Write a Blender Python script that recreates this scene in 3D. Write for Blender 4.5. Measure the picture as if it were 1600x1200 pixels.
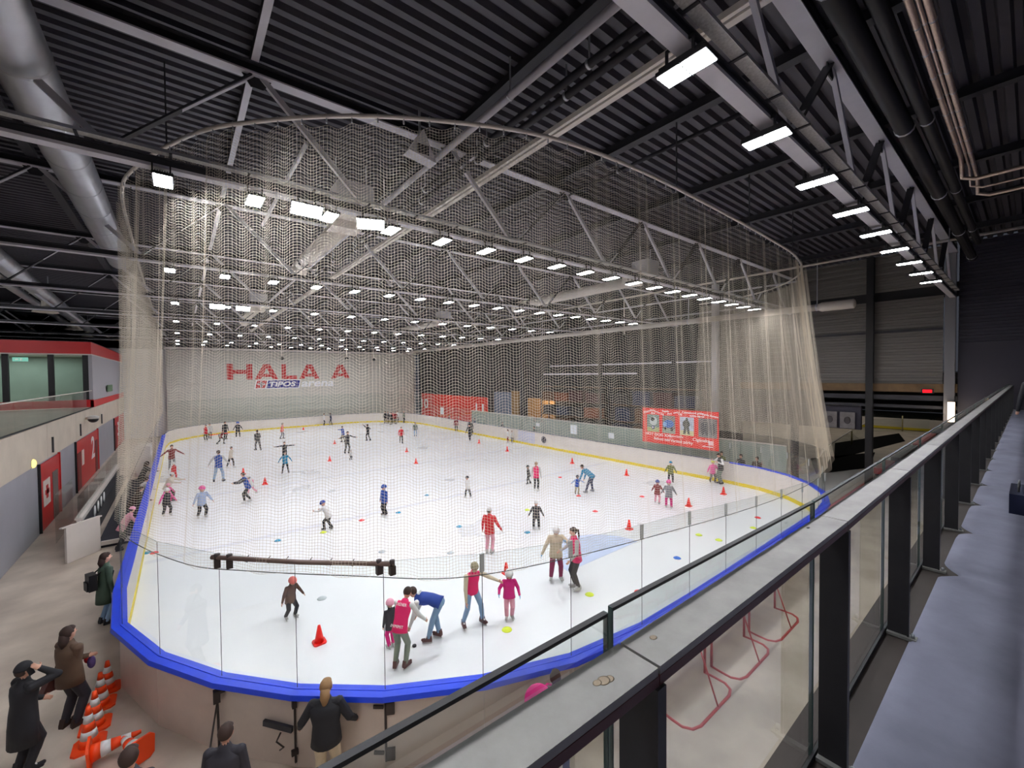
import bpy, bmesh, math, random
import numpy as np
from mathutils import Vector, Matrix
random.seed(7)
for _o in list(bpy.data.objects):
    bpy.data.objects.remove(_o)
SC = bpy.context.scene
COL = SC.collection
PI = math.pi
# ---------------------------------------------------------------- camera
cam_d = bpy.data.cameras.new('camera')
cam_d.sensor_width = 36.0
cam_d.lens = 36.0 * 649.005 / 1600.0
cam_d.clip_start = 0.05
cam_d.clip_end = 400
cam = bpy.data.objects.new('camera', cam_d)
COL.objects.link(cam)
_R = Matrix(((0.78097288, 0.02115936, -0.62420641), (-0.6244999, 0.01203275, -0.78093219), (-0.00901311, 0.9997037, 0.02261127)))
cam.matrix_world = Matrix.Translation((0, 0, 6.4)) @ _R.to_4x4()
SC.camera = cam
# ---------------------------------------------------------------- world, exposure
wd = bpy.data.worlds.new('world')
SC.world = wd
wd.use_nodes = True
wd.node_tree.nodes['Background'].inputs[0].default_value = (0.75, 0.8, 1.0, 1)
wd.node_tree.nodes['Background'].inputs[1].default_value = 0.055
SC.view_settings.view_transform = 'Standard'
SC.view_settings.look = 'None'
SC.view_settings.gamma = 1
SC.view_settings.use_curve_mapping = False
SC.view_settings.exposure = 0.0
LAMP_E = 170.0          # LED floodlight panels, the hall's only strong light
SC.cycles.use_denoising = True
SC.cycles.max_bounces = 7
SC.cycles.diffuse_bounces = 3
SC.cycles.glossy_bounces = 3
SC.cycles.transmission_bounces = 4
SC.cycles.transparent_max_bounces = 24
SC.cycles.sample_clamp_indirect = 6
SC.cycles.caustics_reflective = False
SC.cycles.caustics_refractive = False
# ---------------------------------------------------------------- materials
def lin(c):
    return tuple(((v / 255) / 12.92 if v / 255 <= 0.04045 else ((v / 255 + 0.055) / 1.055) ** 2.4) for v in c)
MATS = {}
def mat(name, rgb, rough=0.6, metal=0.0, var=0.0, scale=4.0, bump=0.0, spec=0.5, trans=None, stretch=None):
    """procedural Principled material; rgb is 0-255 sRGB, var mixes in a noise-driven second tone"""
    key = name
    if key in MATS:
        return MATS[key]
    m = bpy.data.materials.new(name)
    m.use_nodes = True
    nt = m.node_tree
    b = nt.nodes['Principled BSDF']
    c = lin(rgb)
    b.inputs['Base Color'].default_value = (*c, 1)
    b.inputs['Roughness'].default_value = rough
    b.inputs['Metallic'].default_value = metal
    b.inputs['Specular IOR Level'].default_value = spec
    if var or bump:
        tc = nt.nodes.new('ShaderNodeTexCoord')
        mp = nt.nodes.new('ShaderNodeMapping')
        if stretch:
            mp.inputs['Scale'].default_value = stretch
        nz = nt.nodes.new('ShaderNodeTexNoise')
        nz.inputs['Scale'].default_value = scale
        nz.inputs['Detail'].default_value = 6
        nz.inputs['Roughness'].default_value = 0.6
        nt.links.new(tc.outputs['Object'], mp.inputs[0])
        nt.links.new(mp.outputs[0], nz.inputs['Vector'])
        if var:
            cr = nt.nodes.new('ShaderNodeValToRGB')
            cr.color_ramp.elements[0].position = 0.3
            cr.color_ramp.elements[1].position = 0.7
            cr.color_ramp.elements[0].color = (*[v * (1 - var) for v in c], 1)
            cr.color_ramp.elements[1].color = (*[min(1, v * (1 + var)) for v in c], 1)
            nt.links.new(nz.outputs['Fac'], cr.inputs[0])
            nt.links.new(cr.outputs[0], b.inputs['Base Color'])
        if bump:
            bp = nt.nodes.new('ShaderNodeBump')
            bp.inputs['Strength'].default_value = bump
            bp.inputs['Distance'].default_value = 0.02
            nt.links.new(nz.outputs['Fac'], bp.inputs['Height'])
            nt.links.new(bp.outputs[0], b.inputs['Normal'])
    MATS[key] = m
    return m
def emit(name, rgb, strength):
    if name in MATS:
        return MATS[name]
    m = bpy.data.materials.new(name)
    m.use_nodes = True
    nt = m.node_tree
    nt.nodes.clear()
    e = nt.nodes.new('ShaderNodeEmission')
    e.inputs[0].default_value = (*lin(rgb), 1)
    e.inputs[1].default_value = strength
    o = nt.nodes.new('ShaderNodeOutputMaterial')
    nt.links.new(e.outputs[0], o.inputs[0])
    MATS[name] = m
    return m
def glass(name, tint, gloss=0.5):
    m = bpy.data.materials.new(name)
    m.use_nodes = True
    nt = m.node_tree
    nt.nodes.clear()
    t = nt.nodes.new('ShaderNodeBsdfTransparent')
    t.inputs[0].default_value = (*tint, 1)
    g = nt.nodes.new('ShaderNodeBsdfGlossy')
    g.inputs['Roughness'].default_value = 0.03
    f = nt.nodes.new('ShaderNodeFresnel')
    f.inputs[0].default_value = 1.45
    mu = nt.nodes.new('ShaderNodeMath')
    mu.operation = 'MULTIPLY'
    mu.inputs[1].default_value = gloss
    mx = nt.nodes.new('ShaderNodeMixShader')
    o = nt.nodes.new('ShaderNodeOutputMaterial')
    nt.links.new(f.outputs[0], mu.inputs[0])
    nt.links.new(mu.outputs[0], mx.inputs[0])
    nt.links.new(t.outputs[0], mx.inputs[1])
    nt.links.new(g.outputs[0], mx.inputs[2])
    nt.links.new(mx.outputs[0], o.inputs[0])
    return m
M_GLASS = glass('rink_safety_glass', (0.945, 0.968, 0.96), 0.12)
M_GLASS2 = glass('balustrade_glass', (0.955, 0.98, 0.97), 0.35)
M_STEEL = mat('painted_grey_steel', (206, 204, 212), 0.5, 0.0, 0.05, 3)
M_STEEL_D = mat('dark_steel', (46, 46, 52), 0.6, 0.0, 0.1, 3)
M_BLACK = mat('black_paint', (22, 22, 26), 0.5)
M_DECK = mat('dark_roof_sheet', (64, 62, 70), 0.6, 0.0, 0.12, 0.8)
M_WHITE = mat('white_plastic', (226, 218, 210), 0.45, 0, 0.03, 2)
M_BOARD_OUT = mat('board_backside_plastic', (206, 190, 178), 0.4, 0, 0.08, 1.2, 0.05)
M_YEL = mat('yellow_kick_plastic', (232, 206, 40), 0.45)
M_BLUE = mat('blue_cap_plastic', (28, 70, 228), 0.4, 0, 0.06, 3)
M_NAVY = mat('navy_cap_plastic', (30, 40, 110), 0.4)
M_CHROME = mat('galvanised_duct', (190, 192, 198), 0.38, 0.75, 0.1, 2)
M_ORANGE = mat('orange_cone_plastic', (255, 78, 20), 0.45)
M_REDC = mat('red_cone_plastic', (250, 30, 20), 0.45)
M_REFL = mat('white_cone_sleeve', (228, 228, 226), 0.5)
# ---------------------------------------------------------------- object helpers
def tag(o, label=None, cat=None, group=None, kind=None):
    if label: o['label'] = label
    if cat: o['category'] = cat
    if group: o['group'] = group
    if kind: o['kind'] = kind
    return o
def empty(name, loc=(0, 0, 0), label=None, cat=None, group=None, rz=0.0):
    o = bpy.data.objects.new(name, None)
    o.empty_display_size = 0.2
    COL.objects.link(o)
    o.location = loc
    o.rotation_euler = (0, 0, rz)
    return tag(o, label, cat, group)
def link(name, me, parent=None, loc=None, rot=None):
    o = bpy.data.objects.new(name, me)
    COL.objects.link(o)
    if parent is not None: o.parent = parent
    if loc is not None: o.location = loc
    if rot is not None: o.rotation_euler = rot
    return o
class MB:
    """collects shapes with material slots and links them as ONE mesh object"""
    def __init__(s):
        s.v = []; s.f = []; s.m = []; s.sm = []; s.mats = []
    def mi(s, m):
        if m not in s.mats: s.mats.append(m)
        return s.mats.index(m)
    def add(s, vs, fs, m, smooth=False):
        k = len(s.v); i = s.mi(m)
        s.v += [tuple(v) for v in vs]
        s.f += [tuple(a + k for a in f) for f in fs]
        s.m += [i] * len(fs); s.sm += [smooth] * len(fs)
        return s
    def box(s, c, d, m, mw=None):
        x, y, z = (a / 2 for a in d)
        vs = [Vector((i * x, j * y, k * z)) for i in (-1, 1) for j in (-1, 1) for k in (-1, 1)]
        if mw is not None: vs = [mw @ v for v in vs]
        vs = [v + Vector(c) for v in vs]
        return s.add(vs, [(0, 1, 3, 2), (4, 6, 7, 5), (0, 4, 5, 1), (2, 3, 7, 6), (0, 2, 6, 4), (1, 5, 7, 3)], m)
    def bx(s, a, b, m):
        return s.box([(a[i] + b[i]) / 2 for i in range(3)], [abs(b[i] - a[i]) for i in range(3)], m)
    def beam(s, p, q, w, h, m, up=(0, 0, 1)):
        """rectangular bar from p to q, w across, h along up"""
        p = Vector(p); q = Vector(q); d = (q - p)
        if d.length < 1e-6: return s
        dn = d.normalized(); u = Vector(up)
        if abs(dn.dot(u)) > 0.97: u = Vector((0, 1, 0))
        r = dn.cross(u).normalized(); u = r.cross(dn).normalized()
        vs = []
        for e in (p, q):
            for a, b in ((-1, -1), (1, -1), (1, 1), (-1, 1)):
                vs.append(e + r * (a * w / 2) + u * (b * h / 2))
        return s.add(vs, [(3, 2, 1, 0), (4, 5, 6, 7), (0, 1, 5, 4), (1, 2, 6, 5), (2, 3, 7, 6), (3, 0, 4, 7)], m)
    def tube(s, pts, r, m, n=8, closed=False, smooth=True):
        pts = [Vector(p) for p in pts]
        rr = r if isinstance(r, (list, tuple)) else [r] * len(pts)
        vs = []; N = len(pts); prev = None
        for i, p in enumerate(pts):
            a = pts[i - 1] if (i > 0 or closed) else p
            b = pts[(i + 1) % N] if (i < N - 1 or closed) else p
            t = (b - a).normalized()
            if prev is None:
                u = Vector((0, 0, 1)) if abs(t.z) < 0.9 else Vector((1, 0, 0))
            else: u = prev
            x = (u - t * u.dot(t)).normalized(); y = t.cross(x); prev = x
            for k in range(n):
                an = 2 * PI * k / n
                vs.append(p + (x * math.cos(an) + y * math.sin(an)) * rr[i])
        fs = []
        for i in range(N if closed else N - 1):
            j = (i + 1) % N
            for k in range(n):
                l = (k + 1) % n
                fs.append((i * n + k, i * n + l, j * n + l, j * n + k))
        if not closed:
            fs.append(tuple(range(n - 1, -1, -1)))
            fs.append(tuple((N - 1) * n + k for k in range(n)))
        return s.add(vs, fs, m, smooth)
    def lathe(s, prof, c, m, n=16, smooth=True, mw=None):
        """prof: list of (r, z)"""
        vs = []
        for r, z in prof:
            for k in range(n):
                a = 2 * PI * k / n
                v = Vector((r * math.cos(a), r * math.sin(a), z))
                if mw is not None: v = mw @ v
                vs.append(v + Vector(c))
        fs = []
        for i in range(len(prof) - 1):
            for k in range(n):
                l = (k + 1) % n
                fs.append((i * n + k, i * n + l, (i + 1) * n + l, (i + 1) * n + k))
        fs.append(tuple(range(n - 1, -1, -1)))
        fs.append(tuple((len(prof) - 1) * n + k for k in range(n)))
        return s.add(vs, fs, m, smooth)
    def ell(s, c, r, m, n=12, k=8, mw=None, z0=-1.0, z1=1.0):
        """ellipsoid (or a slice of one between z0 and z1)"""
        a0 = math.asin(max(-0.999, z0)); a1 = math.asin(min(0.999, z1))
        vs = []
        for i in range(k + 1):
            a = a0 + (a1 - a0) * i / k
            for j in range(n):
                b = 2 * PI * j / n
                v = Vector((r[0] * math.cos(a) * math.cos(b), r[1] * math.cos(a) * math.sin(b), r[2] * math.sin(a)))
                if mw is not None: v = mw @ v
                vs.append(v + Vector(c))
        fs = []
        for i in range(k):
            for j in range(n):
                l = (j + 1) % n
                fs.append((i * n + j, i * n + l, (i + 1) * n + l, (i + 1) * n + j))
        fs.append(tuple(range(n - 1, -1, -1)))
        fs.append(tuple(k * n + j for j in range(n)))
        return s.add(vs, fs, m, True)
    def poly(s, pts, m, ext):
        """flat polygon pts extruded by vector ext"""
        n = len(pts); e = Vector(ext)
        vs = [Vector(p) for p in pts] + [Vector(p) + e for p in pts]
        fs = [tuple(range(n)), tuple(range(2 * n - 1, n - 1, -1))] + [(i, i + n, (i + 1) % n + n, (i + 1) % n) for i in range(n)]
        return s.add(vs, fs, m)
    def mesh(s, name):
        me = bpy.data.meshes.new(name)
        me.from_pydata(s.v, [], s.f)
        for m in s.mats: me.materials.append(m)
        me.polygons.foreach_set('material_index', s.m)
        me.polygons.foreach_set('use_smooth', s.sm)
        me.update()
        return me
    def build(s, name, parent=None, loc=None, rot=None):
        return link(name, s.mesh(name), parent, loc, rot)
def numpy_mesh(name, v, q, m):
    me = bpy.data.meshes.new(name)
    me.vertices.add(len(v)); me.vertices.foreach_set('co', np.asarray(v, np.float32).ravel())
    nq = len(q)
    me.loops.add(nq * 4); me.loops.foreach_set('vertex_index', np.asarray(q, np.int32).ravel())
    me.polygons.add(nq)
    me.polygons.foreach_set('loop_start', np.arange(0, nq * 4, 4, dtype=np.int32))
    me.materials.append(m)
    me.update(calc_edges=True)
    return me
def text_part(name, body, size, m, parent, mw, depth=0.004, sx=1.0, bold=0.0, align='CENTER', fit=None, shear=0.0):
    cu = bpy.data.curves.new('lettering', 'FONT')
    cu.body = body; cu.size = size; cu.extrude = depth; cu.offset = bold
    cu.align_x = align; cu.align_y = 'CENTER'; cu.resolution_u = 3
    t = bpy.data.objects.new('lettering', cu)
    COL.objects.link(t)
    me = bpy.data.meshes.new_from_object(t)
    bpy.data.objects.remove(t)
    if fit:
        w0 = [min(v.co.x for v in me.vertices), max(v.co.x for v in me.vertices)]; h0 = [min(v.co.y for v in me.vertices), max(v.co.y for v in me.vertices)]
        me.transform(Matrix.Translation((-(w0[0] + w0[1]) / 2, -(h0[0] + h0[1]) / 2, 0)))
        me.transform(Matrix.Diagonal((fit[0] / (w0[1] - w0[0]), fit[1] / (h0[1] - h0[0]), 1, 1)))
    me.transform(Matrix.Diagonal((sx, 1, 1, 1)))
    if shear: me.transform(Matrix(((1, shear, 0, 0), (0, 1, 0, 0), (0, 0, 1, 0), (0, 0, 0, 1))))
    me.materials.clear(); me.materials.append(m)
    o = link(name, me, parent)
    o.matrix_local = mw
    return o
def frame_mw(origin, xdir, ydir):
    """matrix whose local x,y axes are xdir,ydir (text plane)"""
    x = Vector(xdir).normalized(); y = Vector(ydir).normalized(); z = x.cross(y)
    m = Matrix((x, y, z)).transposed().to_4x4()
    m.translation = Vector(origin)
    return m
def ordinal(n):
    return ['first', 'second', 'third', 'fourth', 'fifth', 'sixth', 'seventh', 'eighth', 'ninth', 'tenth', 'eleventh', 'twelfth', 'thirteenth', 'fourteenth', 'fifteenth', 'sixteenth', 'seventeenth', 'eighteenth', 'nineteenth', 'twentieth', 'twenty-first', 'twenty-second', 'twenty-third', 'twenty-fourth'][n]
# ---------------------------------------------------------------- measured ground positions
CONES = [(2.485, 10.619, 0.42, 'big red cone alone near the front glass'), (8.076, 10.489, 0.36, 'red cone just behind the girl in magenta'), (14.292, 10.256, 0.4, 'red cone by the glass hem, right of the red-vested woman'), (18.963, 10.215, 0.4, 'red cone second along the right glass'), (22.205, 10.044, 0.4, 'red cone farthest right by the glass'), (21.778, 15.807, 0.4, 'red cone between the bending man and the olive jacket'), (21.836, 20.493, 0.4, 'red cone above the bending man'), (21.25, 27.31, 0.4, 'red cone by the skater in pale grey'), (21.773, 32.268, 0.36, 'red cone beside the girl in black skirt'), (13.253, 27.823, 0.4, 'red cone in the centre, right of the tiny child'), (14.738, 32.67, 0.36, 'red cone in the centre back'), (8.689, 32.99, 0.38, 'red cone left of the tiny child'), (11.316, 41.113, 0.36, 'red cone behind the khaki trousers'), (11.46, 54.571, 0.34, 'red cone at the far left back'), (3.819, 28.394, 0.42, 'red cone right of the blue-vested pushing coach'), (3.124, 32.345, 0.42, 'red cone behind the blue-vested pushing coach')]
MARKS = [(6.161, 18.477, 'r', 'marker disc below the blue-helmeted child'), (7.842, 18.399, 'b', 'marker disc right of the blue-helmeted child'), (10.161, 20.071, 'b', 'marker disc in the middle of the ice'), (9.078, 15.014, 'b', 'marker disc left of the red coat'), (2.849, 18.29, 'b', 'marker disc near the tied pole'), (7.479, 12.988, 'w', 'marker disc at the net hem, right one'), (5.614, 14.685, 'w', 'marker disc at the net hem, left one'), (18.275, 18.181, 'r', 'marker disc left of the bending man'), (16.209, 14.77, 'r', "marker disc at the toddler's skates"), (18.62, 12.568, 'r', 'marker disc left of the maroon jacket'), (14.971, 12.612, 'r', 'marker disc below the bending man'), (10.863, 12.681, 'b', 'marker disc below the white-hatted child'), (12.68, 14.788, 'y', 'marker disc left of the white-hatted child'), (13.31, 7.585, 'B', 'marker disc behind the right glass'), (15.875, 8.129, 'y', 'marker disc behind the right glass, left of a pair'), (15.961, 7.395, 'y', 'marker disc behind the right glass, right of a pair'), (19.746, 7.455, 'r', 'marker disc near the right glass end'), (18.298, 7.076, 'y', 'marker disc near the handrail at the right'), (-0.866, 19.95, 'r', 'marker disc by the left boards'), (-1.068, 20.118, 'b', 'marker disc by the left boards'), (6.276, 8.146, 'y', 'marker disc in front of the girl in magenta'), (9.148, 7.934, 'y', 'marker disc right of the red-vested woman'), (10.365, 7.111, 'r', 'marker disc just above the railing glass'), (4.455, 18.057, 'y', 'marker disc at the skates of the leaning child'), (3.064, 12.698, 'w', 'marker disc right of the coral-helmeted child')]
PUCK = (4.194, 9.031)
PEOPLE = [
 {'x': 2.163, 'y': 12.14, 'rz': -2.794, 'h': 1.191, 'pose': 'kid', 'top': 'brown', 'sleeve': 'brown', 'pants': 'black', 'cap': 'helmet', 'capc': 'salmon', 'boots': 'lgrey', 'label': 'child in brown jacket and coral helmet skating alone near the left glass', 'near': 1, 'kid': 1, 'hem': 0.1, 'kw': {'head': 22}},
 {'x': 3.748, 'y': 9.338, 'rz': 0.142, 'h': 1.15, 'pose': 'stand', 'top': 'dark', 'sleeve': 'dark', 'pants': 'hotpink', 'cap': 'helmet', 'capc': 'lpink', 'boots': 'lgrey', 'label': 'small child with pale pink helmet hidden behind the crouching pink-vested coach', 'near': 1, 'kid': 1, 'hem': 0.1},
 {'x': 3.669, 'y': 8.546, 'rz': -0.964, 'h': 1.72, 'pose': 'halfbend', 'top': 'vest', 'sleeve': 'white', 'pants': 'greyg', 'cap': 'hair', 'capc': 'dbrown', 'boots': 'boot', 'label': 'coach in pink vest seen from behind, bending over beside the puck', 'near': 2, 'hem': 0.03, 'kw': {'lean': 26, 'feet': [(-0.07, -0.02), (0.06, 0.02)], 'hands': [(-0.05, 0.3, -0.9), (0.3, 0.45, -0.75)], 'print': 'TRÉNER', 'low': 1, 'head': 25}},
 {'x': 4.653, 'y': 8.96, 'rz': 0.778, 'h': 1.8, 'pose': 'bend', 'top': 'royal', 'sleeve': 'white', 'pants': 'jeans', 'cap': 'hair', 'capc': 'dbrown', 'boots': 'boot', 'label': 'coach in blue vest and jeans bent double, reaching to the ice', 'near': 2, 'hem': 0.02, 'kw': {'lean': 84, 'feet': [(-0.07, 0.06), (0.07, -0.04)], 'hands': [(-0.1, 0.25, -0.9), (0.05, 0.3, -0.92)], 'print': '/Λ/Λ/7', 'head': -10}},
 {'x': 5.688, 'y': 8.767, 'rz': -3.194, 'h': 1.809, 'pose': 'reach', 'top': 'vest', 'sleeve': 'beige', 'pants': 'jeans', 'cap': 'beanie', 'capc': 'khaki', 'boots': 'boot', 'label': 'coach in pink-red vest and olive hat reaching towards the girl in pink', 'near': 2, 'hem': 0.03, 'hand': 'skin', 'kw': {'lean': 22, 'side': 8, 'feet': [(-0.15, 0.02), (0.12, -0.06)], 'hands': [(-0.62, 0.45, -0.35), (0.12, 0.2, -0.92)], 'head': 10, 'bulk': 0.95}},
 {'x': 6.595, 'y': 8.447, 'rz': -3.717, 'h': 1.335, 'pose': 'stand', 'top': 'magenta', 'sleeve': 'magenta', 'pants': 'lpink', 'cap': 'helmet', 'capc': 'white', 'boots': 'lgrey', 'label': 'girl in magenta suit with white helmet and blue gloves facing the coach', 'near': 2, 'kid': 1, 'hem': 0.03, 'hand': 'sky', 'kw': {'hands': [(-0.3, 0.25, -0.8), (0.35, 0.5, -0.55)], 'head': 8}},
 {'x': 8.96, 'y': 9.109, 'rz': -3.779, 'h': 1.717, 'pose': 'stand', 'top': 'beige', 'sleeve': 'beige', 'pants': 'maroon', 'cap': 'helmet', 'capc': 'white', 'boots': 'lgrey', 'label': 'skater in long cream coat, white helmet and maroon trousers', 'near': 2, 'hem': 0.09, 'hand': 'sky', 'kw': {'bulk': 1.15, 'hands': [(-0.12, 0.5, -0.05), (0.45, 0.2, -0.82)], 'head': 20, 'feet': [(-0.09, 0), (0.09, 0)]}},
 {'x': 9.062, 'y': 8.379, 'rz': 1.095, 'h': 1.855, 'pose': 'stand', 'top': 'vest', 'sleeve': 'lgrey', 'pants': 'black', 'cap': 'pony', 'capc': 'dbrown', 'boots': 'lgrey', 'label': 'woman in red vest with dark ponytail holding hands with the cream-coated skater', 'near': 2, 'hem': 0.05, 'kw': {'lean': 6, 'hands': [(-0.3, 0.45, -0.7), (0.0, 0.6, -0.6)], 'head': 8}},
 {'x': 8.529, 'y': 12.042, 'rz': -0.965, 'h': 1.638, 'pose': 'stand', 'top': 'red', 'sleeve': 'red', 'pants': 'lpink', 'cap': 'beanie', 'capc': 'white', 'boots': 'lgrey', 'label': 'skater in red coat with fur collar, white hat and pink trousers', 'near': 1, 'hem': 0.08, 'kw': {'bulk': 1.12, 'yaw': -30, 'hands': [(-0.2, 0.1, -0.9), (0.45, 0.05, -0.75)]}},
 {'x': 11.374, 'y': 12.707, 'rz': -3.872, 'h': 1.252, 'pose': 'kid', 'top': 'dark', 'sleeve': 'dark', 'pants': 'dark', 'cap': 'beanie', 'capc': 'white', 'boots': 'lgrey', 'label': 'child in dark jacket with white hat standing above the cream-coated skater', 'near': 1, 'kid': 1, 'hem': 0.1},
 {'x': 4.676, 'y': 18.238, 'rz': 0.796, 'h': 1.32, 'pose': 'forward', 'top': 'white', 'sleeve': 'white', 'pants': 'black', 'cap': 'helmet', 'capc': 'royal', 'boots': 'dark', 'label': 'child in white and blue jacket with blue helmet leaning forward', 'near': 1, 'kid': 1, 'kw': {'lean': 26, 'head': 10}},
 {'x': 7.209, 'y': 18.471, 'rz': 1.897, 'h': 1.417, 'pose': 'stand', 'top': 'blue', 'sleeve': 'blue', 'pants': 'black', 'cap': 'helmet', 'capc': 'blue', 'boots': 'dark', 'label': 'child in blue jacket and blue helmet standing in the middle of the ice', 'near': 1, 'kid': 1},
 {'x': 0.663, 'y': 23.544, 'rz': -2.821, 'h': 1.521, 'pose': 'kid', 'top': 'pblue', 'sleeve': 'pblue', 'pants': 'black', 'cap': 'helmet', 'capc': 'pink', 'boots': 'white', 'label': 'child with bright pink helmet and pale blue jacket, left part of the ice', 'near': 1, 'kid': 1},
 {'x': 2.544, 'y': 24.933, 'rz': 1.644, 'h': 1.62, 'pose': 'forward', 'top': 'blue', 'sleeve': 'dark', 'pants': 'black', 'cap': 'hair', 'capc': 'dbrown', 'boots': 'white', 'label': 'coach in blue vest pushing a small child, left of centre', 'kw': {'lean': 20}},
 {'x': 2.925, 'y': 26.548, 'rz': 1.287, 'h': 1.1, 'pose': 'stride', 'top': 'white', 'sleeve': 'lpink', 'pants': 'lpink', 'cap': 'beanie', 'capc': 'white', 'boots': 'white', 'label': 'small child in pink tights just beside the blue-vested coach at left', 'kid': 1},
 {'x': 1.73, 'y': 30.963, 'rz': -0.318, 'h': 1.921, 'pose': 'wide', 'top': 'blue', 'sleeve': 'lgrey', 'pants': 'ljeans', 'cap': 'hair', 'capc': 'dbrown', 'boots': 'dark', 'label': 'man in blue vest, grey sleeves and pale jeans standing at the left', 'near': 1},
 {'x': 2.688, 'y': 35.208, 'rz': -2.171, 'h': 1.493, 'pose': 'walk', 'top': 'cream', 'sleeve': 'cream', 'pants': 'black', 'cap': 'hair', 'capc': 'dbrown', 'boots': 'white', 'label': 'girl in cream jacket and black leggings right of the pale-jeaned man'},
 {'x': -0.55, 'y': 36.974, 'rz': -2.952, 'h': 1.769, 'pose': 'spread', 'top': 'dred', 'sleeve': 'dred', 'pants': 'grey', 'cap': 'hair', 'capc': 'dbrown', 'boots': 'dark', 'label': 'man in dark red jersey with arms held low and wide by the left boards', 'kw': {'hands': [(-0.75, 0.1, -0.6), (0.75, 0.1, -0.6)]}},
 {'x': -0.417, 'y': 33.417, 'rz': -2.955, 'h': 1.163, 'pose': 'kid', 'top': 'red', 'sleeve': 'white', 'pants': 'red', 'cap': 'beanie', 'capc': 'white', 'boots': 'white', 'label': 'small child in red and white right by the left boards', 'kid': 1},
 {'x': -0.572, 'y': 27.577, 'rz': -1.899, 'h': 1.613, 'pose': 'forward', 'top': 'cream', 'sleeve': 'cream', 'pants': 'dbrown', 'cap': 'beanie', 'capc': 'white', 'boots': 'dark', 'label': 'woman in thick cream coat gliding along the left boards', 'hem': 0.1, 'kw': {'bulk': 1.2}},
 {'x': -0.6, 'y': 27.351, 'rz': -2.589, 'h': 1.07, 'pose': 'kid', 'top': 'pink', 'sleeve': 'pink', 'pants': 'magenta', 'cap': 'helmet', 'capc': 'lpink', 'boots': 'white', 'label': 'child in pink jacket and pink helmet hugging the left boards', 'kid': 1},
 {'x': -0.6, 'y': 24.948, 'rz': -2.758, 'h': 1.355, 'pose': 'kid', 'top': 'dark', 'sleeve': 'pink', 'pants': 'dark', 'cap': 'helmet', 'capc': 'white', 'boots': 'white', 'label': 'child in dark vest and white helmet beside the pink-jacketed child', 'kid': 1},
 {'x': 1.907, 'y': 51.298, 'rz': -3.528, 'h': 1.66, 'pose': 'stand', 'top': 'red', 'sleeve': 'white', 'pants': 'black', 'cap': 'hair', 'capc': 'dbrown', 'boots': 'white', 'label': 'skater in red and white jacket in the far left group'},
 {'x': 2.302, 'y': 53.152, 'rz': -3.01, 'h': 1.595, 'pose': 'stand', 'top': 'lgrey', 'sleeve': 'lgrey', 'pants': 'dark', 'cap': 'hair', 'capc': 'dbrown', 'boots': 'dark', 'label': 'skater in grey top behind the red and white jacket, far left'},
 {'x': 2.973, 'y': 48.31, 'rz': -1.981, 'h': 1.45, 'pose': 'stride', 'top': 'dred', 'sleeve': 'black', 'pants': 'black', 'cap': 'hair', 'capc': 'dbrown', 'boots': 'dark', 'label': 'skater lunging low with a red stick, far left group', 'key': 'redstick'},
 {'x': 3.501, 'y': 51.506, 'rz': -2.686, 'h': 1.837, 'pose': 'stand', 'top': 'black', 'sleeve': 'black', 'pants': 'black', 'cap': 'hair', 'capc': 'dbrown', 'boots': 'dark', 'label': 'tall skater in black next to the lunging one, far left group'},
 {'x': 4.715, 'y': 52.754, 'rz': -3.231, 'h': 1.707, 'pose': 'kid', 'top': 'black', 'sleeve': 'black', 'pants': 'black', 'cap': 'helmet', 'capc': 'blue', 'boots': 'dark', 'label': 'child in black with blue helmet right of the far left group', 'kid': 1},
 {'x': 5.165, 'y': 41.91, 'rz': 0.401, 'h': 1.782, 'pose': 'walk', 'top': 'dark', 'sleeve': 'dark', 'pants': 'dark', 'cap': 'hair', 'capc': 'dbrown', 'boots': 'dark', 'label': 'skater in dark jacket striding, between far left group and the pink-topped girl'},
 {'x': 8.076, 'y': 47.96, 'rz': -1.912, 'h': 1.644, 'pose': 'rightout', 'top': 'salmon', 'sleeve': 'salmon', 'pants': 'grey', 'cap': 'hair', 'capc': 'dbrown', 'boots': 'dark', 'label': 'girl in salmon pink top stretching one arm out, far left of centre'},
 {'x': 6.009, 'y': 34.871, 'rz': -3.312, 'h': 1.538, 'pose': 'spread', 'top': 'black', 'sleeve': 'black', 'pants': 'black', 'cap': 'hair', 'capc': 'dbrown', 'boots': 'dark', 'label': 'skater in black with both arms spread, above the teal-jacketed one'},
 {'x': 5.312, 'y': 30.69, 'rz': -3.313, 'h': 1.44, 'pose': 'wide', 'top': 'teal', 'sleeve': 'teal', 'pants': 'black', 'cap': 'hair', 'capc': 'dbrown', 'boots': 'dark', 'label': 'skater in teal blue jacket and black trousers with legs apart'},
 {'x': 14.408, 'y': 57.0, 'rz': -1.813, 'h': 1.6, 'pose': 'stand', 'top': 'white', 'sleeve': 'white', 'pants': 'black', 'cap': 'hair', 'capc': 'dbrown', 'boots': 'dark', 'label': 'skater in white top at the far boards, left one of two'},
 {'x': 15.24, 'y': 57.0, 'rz': 1.312, 'h': 1.6, 'pose': 'up', 'top': 'navy', 'sleeve': 'navy', 'pants': 'dark', 'cap': 'hair', 'capc': 'dbrown', 'boots': 'dark', 'label': 'skater in navy at the far boards, right one of two'},
 {'x': 12.21, 'y': 41.56, 'rz': 0.761, 'h': 1.552, 'pose': 'leftout', 'top': 'blue', 'sleeve': 'blue', 'pants': 'khaki', 'cap': 'hair', 'capc': 'dbrown', 'boots': 'dark', 'label': 'skater in blue jacket and khaki trousers, centre back'},
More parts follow.
